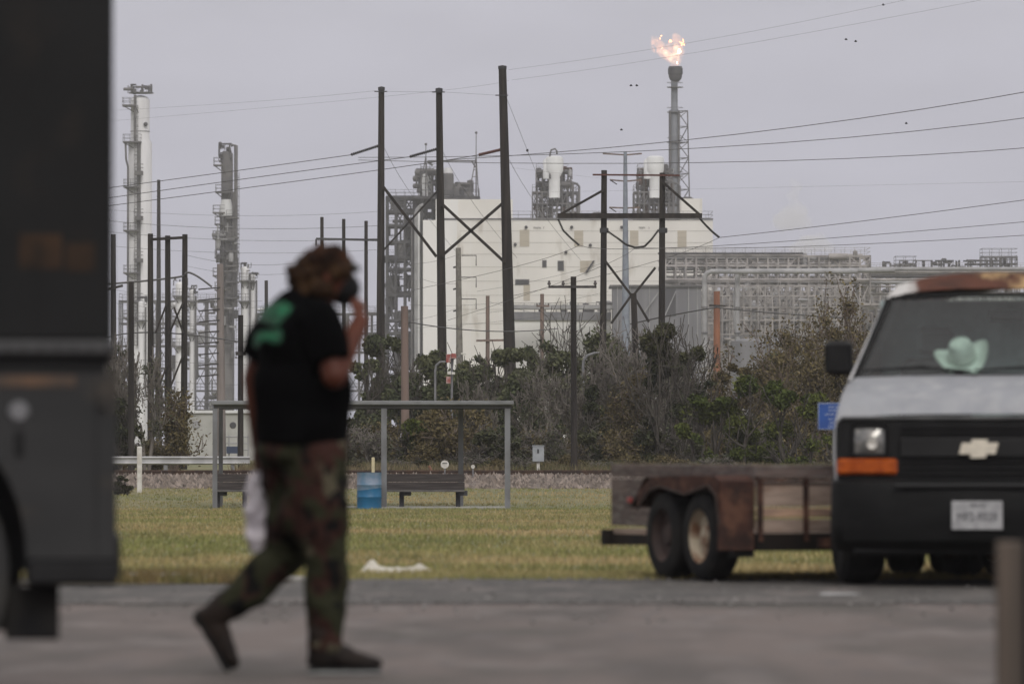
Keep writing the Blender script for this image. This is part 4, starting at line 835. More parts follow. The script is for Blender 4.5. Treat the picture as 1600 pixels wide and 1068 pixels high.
wire(((560, 250, 310), (1100, 254, 262), (1640, 228, 235)), .018, 'third conductor from the top, nearly level behind the monopole head', GW)
wire(((860, 300, 400), (1150, 294, 380), (1640, 283, 350)), .006, 'faint level wire in the middle of the right sky', GW)
wire(((1124, 371, 227.4), (1350, 345, 215), (1640, 307, 205)), .015, "conductor running right from the H-frame's right insulator", GW)
wire(((905, 383, 227.4), (1100, 385, 215), (1640, 343, 205)), .013, "conductor running right from the H-frame's left insulator", GW)
wire(((993, 387, 227.4), (1250, 385, 215), (1640, 365, 205)), .013, "conductor running right from the H-frame's central insulator loop", GW)
wire(((1124, 371, 227.4), (1000, 415, 240), (800, 462, 260)), .012, 'thin wire sagging left from the right H-frame insulator across the pale wall', GW)
wire(((905, 383, 227.4), (800, 418, 240), (600, 462, 260)), .012, 'thin wire sagging left from the left H-frame insulator past the tall third pole', GW)
wire(((993, 387, 227.4), (900, 432, 240), (700, 500, 260)), .011, 'thin wire sagging left from the central H-frame insulator loop', GW)
for a, b, s in ((597, 228, 'first'), (688, 233, 'second'), (787, 236, 'tallest')):
    wire(((a + 2, b, 252), (a + 50, b + 82, 262), (a + 120, b + 170, 275)), .011, 'thin guy wire slanting down to the right from the %s braced pole' % s, GW)
wire(((791, 152, 252), (824, 235, 262), (850, 300, 270)), .010, 'fine guy wire with a ball weight falling right from the tallest pole top', GW)
single('wire_weight', MB().ell(W(824, 235, 261.8), (.06, .06, .07), nu=10, nv=6), m_dsteel, 'small dark ball on the fine guy wire right of the tallest pole', 'wire weight', tuple(W(824, 235, 261.8)), smooth=True)
wire(((634, 502, 190), (760, 517, 200), (872, 513, 220)), .022, 'thick black cable sagging behind the poles below the plant building windows', GW)
wire(((985, 506, 230), (1050, 492, 228), (1120, 480, 226)), .035, 'thick dark cable rising to the orange pole from the left', GW)
wire(((1120, 480, 226), (1200, 488, 226), (1330, 497, 226)), .03, 'thick dark cable running right from the orange pole', GW)
wire(((150, 437 + 8, 235), (262, 435, 235), (289, 428, 234.8)), .05, 'thick pale bar-like cable crossing the three tied poles at the left', GW, m_msteel)
wire(((289, 428, 234.8), (302, 428, 234.8), (331, 448, 234.8)), .05, 'thick pale cable end bending down right of the three tied poles', GW, m_msteel)
wire(((150, 535, 235), (230, 519, 235), (376, 534, 235)), .035, 'dark sagging cable crossing the three tied poles near mid height', GW)
wire(((376, 534, 235), (500, 520, 250), (632, 500, 262)), .02, "dark cable passing behind the walking person's chest", GW)
k = 0
for y0, y1, x0, x1, r in ((344, 352, 160, 600, .014), (361, 372, 160, 600, .012), (326, 330, 150, 595, .009), (382, 390, 150, 590, .011), (398, 410, 290, 470, .012), (415, 424, 290, 480, .010), (446, 470, 150, 410, .010), (468, 480, 150, 400, .009), (497, 503, 180, 590, .010), (556, 566, 150, 640, .010), (575, 600, 150, 400, .009), (600, 622, 160, 400, .009)):
    k += 1; wire(((x0, y0, 330), ((x0 + x1) / 2, (y0 + y1) / 2 + 9, 330), (x1, y1, 330)), r, 'thin grey distribution wire among the stacked level wires at the left', 'stacked level wires at the left')
for y0, y1, x0, x1, r in ((412, 396, 640, 720, .010), (436, 442, 660, 720, .010), (476, 470, 640, 800, .010), (500, 478, 640, 720, .010), (455, 410, 745, 945, .010), (490, 455, 745, 950, .010), (512, 480, 650, 945, .009), (470, 508, 760, 950, .009)):
    wire(((x0, y0, 345), ((x0 + x1) / 2, (y0 + y1) / 2 + 4, 345), (x1, y1, 345)), r, 'thin grey wire crossing in front of the pale plant building', 'thin wires before the plant building')
wire(((800, 262, 420), (1000, 286, 420)), .006, 'faint wire reaching the middle left arm of the steel monopole', GW)
# street lamp and crossing signal among the trees
t = thing('street_lamp', 'curved-arm galvanised street lamp among the bare trees right of the signal box', 'street lamp', W(911, 706, 205)); g = gz(205); q = W(911, 575, 205)
build('pole', MB().path([(q.x, 205, g), q, W(912, 563, 205), W(918, 555, 205), W(930, 551, 205)], .05, 8), m_galv, t, smooth=True); build('lamp_head', MB().ell(W(935, 551, 205), (.16, .07, .04)), m_galv, t, smooth=True)
t = thing('street_lamp', 'thin grey lamp pole left of the second braced pole, half hidden by trees', 'street lamp', W(680, 706, 215)); q = W(680, 580, 215)
build('pole', MB().path([(q.x, 215, gz(215)), q, W(682, 570, 215), W(688, 565, 215)], .045, 8), m_galv, t, smooth=True); build('lamp_head', MB().ell(W(692, 565, 215), (.14, .06, .035)), m_galv, t, smooth=True)
t = thing('crossing_signal', 'railway crossing signal with faded red and white boards right of the second braced pole', 'signal', W(705, 706, 196)); q = W(706, 552, 196)
build('pole', MB().tube((q.x, 196, gz(196)), q, .04, n=8), m_galv, t); m_rw = M('faded_red_board', (.30, .08, .07), (.45, .35, .33), 4)
for x0, y0, x1, y1, mt in ((697, 553, 704, 566, m_rw), (705, 552, 713, 560, m_rw), (699, 580, 705, 585, m_white), (706, 581, 711, 585, m_white), (697, 588, 704, 599, m_rw), (720, 551, 728, 554, m_white)):
    a_, b_ = W(x0, y0, 195.8), W(x1, y1, 195.8); build('signal_board', MB().bev(a_.x, b_.x, 195.75, 195.85, b_.z, a_.z, .01), mt, t)
build('signal_arm', MB().beam(W(698, 566, 195.9), W(724, 553, 195.9), .04), m_galv, t)

# ------------------------------------------------------------ the plant
DR = 900.0
def X(px, d=DR): return (px - 800) / F * d
def Z(py, d=DR): return W(800, py, d).z
g9 = .4
def railing(x0, x1, y0, y1, z, mb, h=1.1, st=1.6, r=.05):
    for hz in (h, h * .5):
        mb.beam((x0, y0, z + hz), (x1, y0, z + hz), r); mb.beam((x1, y0, z + hz), (x1, y1, z + hz), r)
        mb.beam((x0, y1, z + hz), (x1, y1, z + hz), r); mb.beam((x0, y0, z + hz), (x0, y1, z + hz), r)
    x = x0
    while x <= x1 + .01:
        mb.beam((x, y0, z), (x, y0, z + h), r); mb.beam((x, y1, z), (x, y1, z + h), r); x += st
def column(px0, px1, pyt, d, label, mat, plats, name='distillation_column', dome=True, pyb=690, segs=None, pipes=(), depth=0):
    """a vertical vessel: plats = (py, px0, px1) balconies, pipes = lists of pixel points"""
    cx = X((px0 + px1) / 2, d); r = (px1 - px0) / 2 / F * d; t = thing(name, label, 'tower', (cx, d, g9)); zt = Z(pyt, d); pr = [(r, g9)]
    if segs:
        for py, f in segs[::-1]: pr += [(pr[-1][0], Z(py, d) - r * .35), (r * f, Z(py, d))]
    rr = pr[-1][0]; pr += [(rr, zt - rr * (.6 if dome else .02))]
    if dome: pr += [(rr * math.cos(a), zt - rr * .6 + rr * .6 * math.sin(a)) for a in (.3, .6, .9, 1.2, 1.5)]
    else: pr += [(.01, zt)]
    pr += [(.001, zt)]; build('shell', MB().lathe(pr, (cx, d, 0), 32), mat, t, smooth=True)
    for (py, a, b) in plats:
        x0, x1, z = X(a, d), X(b, d), Z(py, d); pb = build('platform', MB().bx(x0, x1, d - r - 1.0, d + r * .2, z - .22, z), m_msteel, t); rb = MB(); railing(x0 + .05, x1 - .05, d - r - .95, d + r * .2, z, rb, 1.1, 1.1, .06)
        for xx in (x0 + .2, x1 - .2): rb.beam((xx, d - r - .4, z - .2), (cx, d - r * .6, z - 1.6), .12)
        build('railing', rb, m_msteel, pb)
    for P in pipes:
        build('pipe', MB().path([Vector((X(a, d), d - r - .35 - depth, Z(b, d))) for a, b in P[1:]], P[0], 8), m_msteel, t, smooth=True)
    ld = MB()
    return t
def ladder(t, px, y0, y1, d, off):
    mb = MB(); x = X(px, d); za, zb = Z(y1, d), Z(y0, d); mb.beam((x - .22, d - off, za), (x - .22, d - off, zb), .08); mb.beam((x + .22, d - off, za), (x + .22, d - off, zb), .08); z = za
    while z < zb: mb.beam((x - .22, d - off, z), (x + .22, d - off, z), .05); z += .6
    z = za
    while z < zb: mb.lathe([(.38, z), (.38, z + .08)], (x, d - off - .3, 0), 8); z += 1.5
    build('caged_ladder', mb, m_msteel, t)
def gubbins(t, px0, px1, py0, py1, d, y0, y1, n, seed, mats, name='equipment', smin=.25, smax=1.0):
    """small vessels, valves, drums and pipe runs standing inside a framework: each a part of it"""
    rd = random.Random(seed); xa, xb, za, zb = X(px0, d), X(px1, d), Z(py1, d), Z(py0, d)
    for i in range(n):
        x, y, z = rd.uniform(xa, xb), rd.uniform(y0, y1), rd.uniform(za, zb); k = rd.random(); s = rd.uniform(smin, smax); mb = MB(); nm = name
        if k < .3: mb.lathe([(.001, -s), (s * .45, -s * .85), (s * .5, 0), (s * .45, s * .85), (.001, s)], (x, y, z), 12); nm = 'vessel'
        elif k < .45: mb.bev(x - s * .5, x + s * .5, y - s * .4, y + s * .4, z - s * .4, z + s * .4, .06); nm = 'equipment_box'
        elif k < .6: mb.lathe([(.001, -s * 1.3), (s * .38, -s * 1.2), (s * .4, 0), (s * .38, s * 1.2), (.001, s * 1.3)], (x, y, z), 12, 'X'); nm = 'exchanger'
        else:
            r = rd.uniform(.07, .2); P = [Vector((x, y, z))]
            for _ in range(rd.randint(2, 4)):
                q = P[-1].copy(); ax = rd.choice((0, 2, 2)); q[ax] += rd.choice((-1, 1)) * rd.uniform(.8, 3.2); q.x = min(max(q.x, xa), xb); q.z = min(max(q.z, za), zb); 
                if (q - P[-1]).length > .2: P.append(q)
            if len(P) < 2: continue
            mb.path(P, r, 6); nm = 'pipe'
        build(nm, mb, rd.choice(mats), t, smooth=True)
def frame(t, px0, px1, floors, d, dep, nb, mat, wd=.3, brace_=True, slab=True, seed=0):
    """open steel frame: one part for each bay line of columns, one for each floor"""
    rd = random.Random(seed); xs_ = [X(px0 + (px1 - px0) * i / nb, d) for i in range(nb + 1)]; zs = [Z(p, d) for p in floors]; zb = min(zs); zt = max(zs)
    for x in xs_:
        mb = MB(); [mb.beam((x, y, zb), (x, y, zt), wd) for y in (d, d + dep / 2, d + dep)]; mb.beam((x, d, zt), (x, d + dep, zt), wd); mb.beam((x, d, zb + .2), (x, d + dep, zb + .2), wd); build('column_line', mb, mat, t)
    for k in range(len(zs)):
        z = zs[k]; mb = MB()
        for y in (d, d + dep / 2, d + dep): mb.beam((xs_[0], y, z), (xs_[-1], y, z), wd * .8, wd * 1.2)
        for x in xs_: mb.beam((x, d, z), (x, d + dep, z), wd * .8)
        if slab and rd.random() < .8: mb.bx(xs_[0], xs_[-1], d + .1, d + dep - .1, z + .02, z + .12)
        fl = build('floor', mb, mat, t); rb = MB(); railing(xs_[0], xs_[-1], d, d + dep, z + .1, rb, 1.1, 1.4, .05); build('railing', rb, mat, fl)
    if brace_:
        mb = MB()
        for i in range(nb):
            for k in range(len(zs) - 1):
                if rd.random() < .6:
                    a, b = (i, i + 1) if rd.random() < .5 else (i + 1, i); mb.beam((xs_[a], d, zs[k]), (xs_[b], d, zs[k + 1]), wd * .6); mb.beam((xs_[b], d + dep, zs[k]), (xs_[a], d + dep, zs[k + 1]), wd * .6)
        build('bracing', mb, mat, t)
DG, MG, LG = m_dsteel, m_msteel, m_lsteel

# tall white column at the left
t = column(200, 237, 149, DR, 'tallest white distillation column with dome top and side platforms beside the truck', m_col, ((165, 192, 214), (222, 193, 222), (292, 194, 220), (360, 194, 220), (426, 194, 220), (496, 194, 220)), segs=((217, .80),),
           pipes=((.16, (197, 222), (198, 250), (201, 262), (201, 560)), (.22, (212, 150), (212, 222)), (.3, (218, 226), (218, 540))))
for py in (269, 339, 405, 470): mb = MB(); mb.bx(X(212), X(225), DR - 4.2, DR - 2.4, Z(py + 6), Z(py)); railing(X(212), X(225), DR - 4.2, DR - 2.4, Z(py), mb); build('ladder_landing', mb, MG, t)
tp = build('top_platform', MB().lathe([(.1, Z(146)), (2.0, Z(146)), (2.0, Z(145)), (.1, Z(145))], (X(220), DR, 0), 24), MG, t); mb = MB()
for k in range(14):
    a = 2 * math.pi * k / 14; q = (X(218) + 1.95 * math.cos(a), DR + 1.95 * math.sin(a)); mb.beam((*q, Z(146)), (*q, Z(134)), .06)
mb.lathe([(1.95, Z(136.4)), (1.95, Z(136))], (X(218), DR, 0), 20); build('railing', mb, MG, tp)
gubbins(t, 200, 236, 132, 145, DR, DR - 1.5, DR + 1.5, 16, 8, (DG, MG), smin=.25, smax=.75); ladder(t, 214, 165, 540, DR, 2.3)
build('manhole', MB().lathe([(.001, -.2), (.3, -.2), (.35, 0)], (X(228), DR - 1.45, Z(195)), 12, 'Y'), DG, t)
mb = MB(); mb.lathe([(1.52, Z(206)), (1.55, Z(206)), (1.55, Z(205)), (1.52, Z(205))], (X(218.5), DR, 0), 28); build('band', mb, MG, t)
# second column, dark with many platforms
t = column(343, 366, 236, DR, 'dark grey stepped column crowded with platforms left of the walking person', m_msteel, [(y, 333 + (i % 2) * 3, 352) for i, y in enumerate((332, 350, 372, 402, 430, 452, 478))] + [(258, 334, 348), (300, 337, 362)] + [(y, 354, 373) for y in (340, 371, 392, 415, 440, 465)], segs=((322, .80), ),
           pipes=((.30, (361, 228), (369, 228), (369, 480)), (.16, (365, 300), (365, 560)), (.14, (349, 330), (349, 560))))
build('white_cone', MB().lathe([(.75, Z(312)), (1.2, Z(334)), (1.2, Z(338))], (X(353.5), DR - .75, 0), 20), m_colwhite, t, smooth=True)
gubbins(t, 342, 362, 225, 252, DR, DR - 1.4, DR + 1, 16, 5, (DG, MG), smin=.25, smax=.7); gubbins(t, 338, 372, 330, 560, DR, DR - 2.6, DR - 1.2, 44, 6, (DG, MG, LG), smin=.3, smax=.9); ladder(t, 372, 270, 560, DR, 2)
mb = MB(); railing(X(343), X(360), DR - 1.2, DR + 1.2, Z(238), mb, 1.2, .8); build('railing', mb, MG, t)
# smaller columns
def small(px0, px1, pyt, label, seed, d=DR, mat=m_col, plats=((0, 0, 0),)):
    t = column(px0, px1, pyt, d, label, mat, [p for p in plats if p[0]], pipes=((.14, (px1 + 2, pyt + 10), (px1 + 2, 620)),)); gubbins(t, px0 - 3, px1 + 3, pyt - 6, pyt + 6, d, d - 1, d + 1, 7, seed, (DG, MG), smin=.2, smax=.5); return t
small(376, 389, 416, 'slim grey column with tiny dome close behind the black shirt', 11, plats=((438, 374, 398), (470, 373, 392)))
small(391, 399, 428, 'thinnest pipe-like column touching the left shoulder of the walking person', 12, plats=((440, 389, 400),))
small(274, 290, 440, 'short pale column behind the third tied pole at the left', 13, plats=((462, 270, 296), (500, 270, 296), (540, 270, 296)))
small(296, 304, 452, 'narrow pale column standing right of the third tied pole', 14, plats=((470, 292, 308), (520, 292, 308)))
small(216, 226, 470, 'short pale column low in front of the tallest white column', 15, 860, plats=((500, 212, 230),))
t = thing('process_structure', 'open pipe and frame structure low between the left columns', 'plant structure', (X(300), DR + 12, g9)); frame(t, 186, 340, (470, 505, 540, 575, 610, 640), DR + 12, 8, 8, m_msteel, .2, True, False, 5); gubbins(t, 186, 340, 470, 640, DR + 12, DR + 12, DR + 20, 60, 21, (MG, LG, m_col), smin=.3, smax=1.4)
t = thing('process_structure', "open pipe structure low behind the walking person's shoulders", 'plant structure', (X(480), DR + 12, g9)); frame(t, 380, 600, (490, 520, 550, 580, 610, 640), DR + 12, 8, 11, m_msteel, .2, True, False, 6); gubbins(t, 380, 600, 470, 640, DR + 12, DR + 12, DR + 20, 60, 22, (MG, LG, m_col), smin=.3, smax=1.4)
# the dark lattice structure left of the pale building
t = thing('process_tower', 'tall dark steel framework packed with pipes left of the pale plant building', 'plant structure', (X(630), DR, g9))
frame(t, 604, 660, (308, 330, 352, 378, 402, 420, 460, 500, 520, 545, 575, 610), DR, 9, 4, m_dsteel, .34, True, True, 2)
gubbins(t, 606, 658, 312, 600, DR, DR + .5, DR + 8, 96, 31, (DG, DG, MG), smin=.5, smax=1.8)
t = thing('pipe_bundle', 'tall pale vertical pipes with a curved hood beside the dark framework', 'pipes', (X(650), DR - 1, g9))
for px, y0, r, mt in ((650, 340, .30, LG), (654.5, 330, .22, m_colwhite), (643.5, 345, .14, MG), (659, 328, .24, DG)): build('pipe', MB().tube((X(px), DR - 1.2, g9), (X(px), DR - 1.2, Z(y0)), r, n=12), mt, t, smooth=True)
build('pipe_hood', MB().path([Vector((X(a), DR - 1.3, Z(b))) for a, b in ((650, 345), (650, 335), (652, 328), (656, 323), (662, 320))], .3, 12), LG, t, smooth=True)
t = thing('process_tower', 'upper dark equipment deck with masts on top beside the pale building', 'plant structure', (X(690), DR + 2, Z(345)))
frame(t, 657, 684, (268, 285, 302, 322, 345), DR + 1, 8, 3, m_dsteel, .26, True, True, 4); gubbins(t, 650, 686, 262, 342, DR, DR + .5, DR + 8, 50, 33, (DG, MG, MG), smin=.5, smax=1.6)
build('deck', MB().bx(X(642), X(750), DR - 1.5, DR + 9, Z(311), Z(307)), DG, t); rb = MB(); railing(X(684), X(749), DR - 1.4, DR + 8.8, Z(307), rb, 1.2, 1.3); build('railing', rb, MG, t)
gubbins(t, 686, 738, 286, 306, DR, DR, DR + 6, 34, 34, (DG, MG), smin=.4, smax=1.2)
for px, y0, w_, mt in ((664, 272, .5, m_colwhite), (671, 275, .42, LG), (700, 262, .75, m_col), (700, 268, .9, MG)): build('vessel', MB().lathe([(w_, Z(306)), (w_, Z(y0 + 4)), (w_ * .6, Z(y0)), (.001, Z(y0 - 1))], (X(px), DR - .6 + (px % 3), 0), 16), mt, t, smooth=True)
build('hopper', MB().lathe([(2.2, Z(306)), (1.0, Z(285)), (.9, Z(284)), (.001, Z(284))], (X(720), DR + 2, 0), 8), MG, t)
for px, y0 in ((665.5, 226), (744, 208)):
    mb = MB(); mb.tube((X(px), DR - 1, Z(308)), (X(px), DR - 1, Z(y0)), .14, .06, 6); mb.ell((X(px), DR - 1, Z(y0)), (.22, .22, .22), nu=8, nv=6); mb.beam((X(px) - 1.2, DR - 1, Z(308)), (X(px), DR - 1, Z(245)), .16); mb.beam((X(px) + .4, DR - 1, Z(308)), (X(px), DR - 1, Z(245)), .16)
    for k in range(6): zz = Z(245) + (Z(308) - Z(245)) * k / 6; mb.beam((X(px) - 1.2 * k / 6, DR - 1, zz), (X(px) + .4 * k / 6, DR - 1, zz), .1)
    build('mast', mb, MG, t)
mb = MB(); mb.tube((X(668), DR - 1, Z(252)), (X(744), DR - 1, Z(252)), .14, n=6); mb.tube((X(668), DR - 1, Z(252)), (X(676), DR - 1, Z(259)), .2, n=6); mb.tube((X(737), DR - 1, Z(252)), (X(743), DR - 1, Z(262)), .12, n=6); build('cross_pipe', mb, MG, t)
# the pale building
bd = thing('plant_building', 'big cream windowless plant building with louvres and small dark openings', 'building', (X(890), DR + 10, g9))
yF = DR - 2.6; DB = 32
build('wall', MB().bx(X(661), X(1113), yF, yF + DB, g9, Z(345)), m_whitebld, bd)
build('corner_bay', MB().bx(X(661.5), X(714), yF - .8, yF, g9, Z(346)), m_whitebld2, bd)
build('upper_storey', MB().bx(X(681), X(801), yF + 1, yF + 14, Z(345), Z(312)), m_whitebld, bd); build('upper_storey_bay', MB().bx(X(681), X(716), yF + .2, yF + 1, Z(345), Z(313)), m_whitebld2, bd)
build('parapet', MB().bx(X(690), X(1113.5), yF - .15, yF + .3, Z(344.5), Z(342)), m_msteel, bd); rb = MB(); railing(X(790), X(1113), yF, yF + 12, Z(342), rb, 1.1, 2.0, .05); build('railing', rb, MG, bd)
build('stair_box', MB().bx(X(1064), X(1097), yF + 1, yF + 8, Z(345), Z(311)), m_whitebld, bd)
lf = yF - .06
for (x0, y0, x1, y1) in ((812, 360, 827, 386), (897, 361, 911, 386), (984, 361, 997, 385), (1058, 361, 1072, 387), (906, 408, 918, 426), (818, 445, 828, 470)):
    lv = build('louvre', MB().bx(X(x0), X(x1), lf, yF, Z(y1), Z(y0)), m_beige, bd)
build('canopy_brace', MB().prism([(X(918), Z(426)), (X(929), Z(408)), (X(926), Z(408)), (X(914), Z(426))], lf - .5, lf), DG, bd); build('louvre', MB().prism([(X(918), Z(426)), (X(926), Z(408)), (X(918), Z(408))], lf - .3, lf), m_beige, bd)
for (x0, y0, x1, y1) in ((847, 407, 854, 419), (871, 408, 881, 424), (805, 437, 827, 446)): w_ = build('window', MB().bx(X(x0), X(x1), lf, yF, Z(y1), Z(y0)), m_msteel, bd); build('pane', MB().bx(X(x0 + 1.5), X(x1 - 1.5), lf - .05, lf, Z(y1 - 1.5), Z(y0 + 1.5)), m_dark, w_)
for px, py in ((822, 356), (893, 356), (805, 383), (922, 384), (884, 395), (971, 356)): build('wall_lamp', MB().ell((X(px), lf - .2, Z(py)), (.26, .25, .26), nu=8, nv=6), DG, bd)
for x0, ws in ((834, (0, 1.9, 4, 5.8, 8, 10, 15)), (998, (0, 2, 4.2, 6, 8.2, 15))):      # worn lettering on the wall, too small to read
    mb = MB()
    for i, q in enumerate(ws): mb.bx(X(x0 + q), X(x0 + q + .5), lf - .02, lf + .02, Z(358.4), Z(355.2)); mb.bx(X(x0 + q + .51), X(x0 + q + 1.3), lf - .02, lf + .02, Z(356 + (i % 3)), Z(355.3 + (i % 3)))
    build('wall_lettering', mb, MG, bd)
mb = MB()
for px in (700, 714, 735, 758, 780): mb.bx(X(px) - .03, X(px) + .03, yF - .03, yF, g9, Z(346))
build('panel_seam', mb, m_whitebld2, bd)
mb = MB(); [mb.bx(X(718), X(1112), yF - .035, yF, Z(py), Z(py) + .05) for py in (362, 380, 398, 418, 440, 462, 484, 506)]; build('panel_seam', mb, M('seam', (.40, .385, .35)), bd)
# roof equipment clusters
def cluster(cx, label, seed, goose=True):
    t = thing('roof_process_unit', label, 'plant structure', (X(cx), DR + 12, Z(343))); d = DR + 10
    frame(t, cx - 36, cx + 34, (300, 318, 342), d, 8, 9, MG, .18, True, False, seed); frame(t, cx - 30, cx + 20, (268, 284, 300, 318), d + 1, 7, 5, MG, .2, True, True, seed + 1)
    gubbins(t, cx - 30, cx + 26, 262, 341, d, d + .3, d + 7, 95, seed, (DG, MG, MG, LG, m_rust), smin=.35, smax=1.0)
    build('white_vessel', MB().lathe([(.9, Z(305)), (.9, Z(272)), (1.4, Z(262)), (1.45, Z(245)), (1.3, Z(241)), (.9, Z(239)), (.001, Z(238.5))], (X(cx - 1), d - .8, 0), 28), m_colwhite, t, smooth=True)
    build('white_vessel', MB().lathe([(.8, Z(275)), (.8, Z(247)), (.5, Z(243)), (.001, Z(242))], (X(cx - 11), d - .6, 0), 20), m_colwhite, t, smooth=True)
    for q in ((20, 278, 28, 278, 28, 342), (24, 280, 38, 283, 38, 342)): build('pipe', MB().path([Vector((X(cx + q[0]), d - .5, Z(q[1]))), Vector((X(cx + q[2]) - .3, d - .5, Z(q[3]))), Vector((X(cx + q[2]), d - .5, Z(q[3] + 4))), Vector((X(cx + q[4]), d - .5, Z(q[5])))], .2, 8), MG, t, smooth=True)
    if goose: build('gooseneck_pipe', MB().path([Vector((X(a), d - 1.6, Z(b))) for a, b in ((cx - 8, 275), (cx - 8, 236), (cx - 6, 230), (cx, 228), (cx + 3, 232), (cx + 3, 237))], .14, 8), MG, t, smooth=True)
cluster(868, 'roof unit with twin white vessels and gooseneck pipe on the plant roof', 41)
cluster(1027, 'roof unit with white vessel just left of the flare stack', 51, False)
t = thing('roof_vent', 'low dark domed vent between the two roof units', 'vent', (X(937), DR + 12, Z(343))); build('vent_body', MB().lathe([(1.4, Z(342)), (1.35, Z(331)), (.9, Z(327)), (.001, Z(326))], (X(937), DR + 12, 0), 18), MG, t, smooth=True); build('vent_rim', MB().lathe([(1.45, Z(332)), (1.5, Z(331)), (1.45, Z(330))], (X(937), DR + 12, 0), 18), DG, t)
t = thing('arched_pipe', 'dark arched pipes over the small cream box at the right roof end', 'pipes', (X(1080), DR + 10, Z(311)))
for pts in (((1066, 314), (1068, 306), (1074, 305), (1082, 305), (1088, 309), (1091, 315)), ((1068, 316), (1070, 309), (1074, 307))): build('pipe', MB().path([Vector((X(a), DR + 10, Z(b))) for a, b in pts], .24, 8), MG, t, smooth=True)
# flare stack
t = thing('flare_stack', 'tall grey flare stack with derrick and burner tip right of the roof units', 'flare stack', (X(1054), DR + 40, g9)); d = DR + 40
m_fs = M('flare_steel', (.17, .18, .205), (.13, .14, .16), .4, .7)
st_ = build('stack_pipe', MB().lathe([(.92, g9), (.92, Z(176, d)), (.55, Z(170, d)), (.55, Z(120, d))], (X(1054, d), d, 0), 20), m_fs, t, smooth=True)
bt_ = build('burner_tip', MB().lathe([(.55, Z(128, d)), (.95, Z(124, d)), (1.1, Z(120, d)), (1.1, Z(117, d)), (1.22, Z(116, d)), (1.22, Z(107, d)), (1.1, Z(106, d)), (1.1, Z(104, d)), (.9, Z(104, d)), (.9, Z(110, d))], (X(1055.5, d), d, 0), 24), DG, t, smooth=True)
for py in (136, 175, 222, 275): mb = MB(); mb.lathe([(.5, Z(py + 1, d)), (1.35, Z(py + 1, d)), (1.35, Z(py, d)), (.5, Z(py, d))], (X(1055, d), d, 0), 16); mb.lathe([(1.33, Z(py - 7, d)), (1.33, Z(py - 6.4, d))], (X(1055, d), d, 0), 16); build('ring_platform', mb, MG, t)
for px in (1047.5, 1060.5): build('riser_pipe', MB().tube((X(px, d), d - .9, g9), (X(px, d), d - .9, Z(174, d)), .16, n=8), MG, t)
mb = MB(); c_ = [(1046, 0), (1079, 0), (1062, 7)]; tops = [Vector((X(a if a < 1070 else 1074.5, d), d + b * .8, Z(173, d))) for a, b in c_]; bots = [Vector((X(a if a < 1070 else 1086, d), d + b * 1.2, g9)) for a, b in c_]; nb = 22
for i in range(3):
    j = (i + 1) % 3; mb.beam(bots[i], tops[i], .2)
    for k in range(nb):
        a0, a1, b0, b1 = bots[i].lerp(tops[i], k / nb), bots[i].lerp(tops[i], (k + 1) / nb), bots[j].lerp(tops[j], k / nb), bots[j].lerp(tops[j], (k + 1) / nb)
        mb.beam(a1, b1, .11); mb.beam(a0, b1, .11) if k % 2 else mb.beam(b0, a1, .11)
build('derrick', mb, MG, t)
# flame
def emis(name, col, dens, st):
    m = bpy.data.materials.new(name); m.use_nodes = True; nt = m.node_tree; nt.nodes.clear(); N = nt.nodes.new; L = nt.links.new; o = N('ShaderNodeOutputMaterial'); v = N('ShaderNodeVolumePrincipled')
    v.inputs['Density'].default_value = dens; v.inputs['Color'].default_value = (.7, .6, .55, 1); v.inputs['Emission Color'].default_value = (*col, 1)
    tc = N('ShaderNodeTexCoord'); n = N('ShaderNodeTexNoise'); n.inputs['Scale'].default_value = 1.1; n.inputs['Detail'].default_value = 3; L(tc.outputs['Object'], n.inputs[0]); r = N('ShaderNodeMapRange'); r.inputs[1].default_value = .42; r.inputs[2].default_value = .62; r.inputs[3].default_value = .38 * st; r.inputs[4].default_value = st * 1.25
    L(n.outputs[0], r.inputs[0]); L(r.outputs[0], v.inputs['Emission Strength']); L(v.outputs[0], o.inputs['Volume']); return m
def FP(px, py, dy=0): return W(px, py, DR + 40) + Vector((0, dy, 0))
mb = MB(); mb.path([FP(1056, 104), FP(1050, 92), FP(1040, 84, .4), FP(1030, 74, .5), FP(1024, 66, .4), FP(1018, 56)], [.7, .9, 1.0, 1.1, .85, .35], 14); mb.path([FP(1056, 104), FP(1056, 92), FP(1058, 80), FP(1060, 68), FP(1056, 59), FP(1051, 55)], [.7, 1.0, 1.15, 1.0, .8, .35], 14)
mb.path([FP(1050, 90), FP(1048, 80), FP(1045, 72), FP(1046, 64)], [.8, .9, .6, .2], 12); mb.ell(FP(1021, 77), (.4, .3, .5)); mb.ell(FP(1031, 58), (.5, .3, .3))
fl = thing('flare_flame', 'orange and yellow gas flame flickering above the flare stack', 'flame', FP(1056, 104))
sculpt('outer_flame', mb, .16, emis('orange_flame', (1, .46, .24), .10, .26), fl, 3, (.55, .75))
mb = MB(); mb.path([FP(1055, 101), FP(1047, 90), FP(1038, 82, .3), FP(1031, 76, .3)], [.35, .6, .65, .3], 12); mb.path([FP(1056, 101), FP(1056, 90), FP(1057, 78), FP(1056, 68)], [.35, .65, .65, .3], 12)
sculpt('flame_core', mb, .13, emis('yellow_flame', (1, .72, .42), .04, .5), fl, 2, (.35, .9))
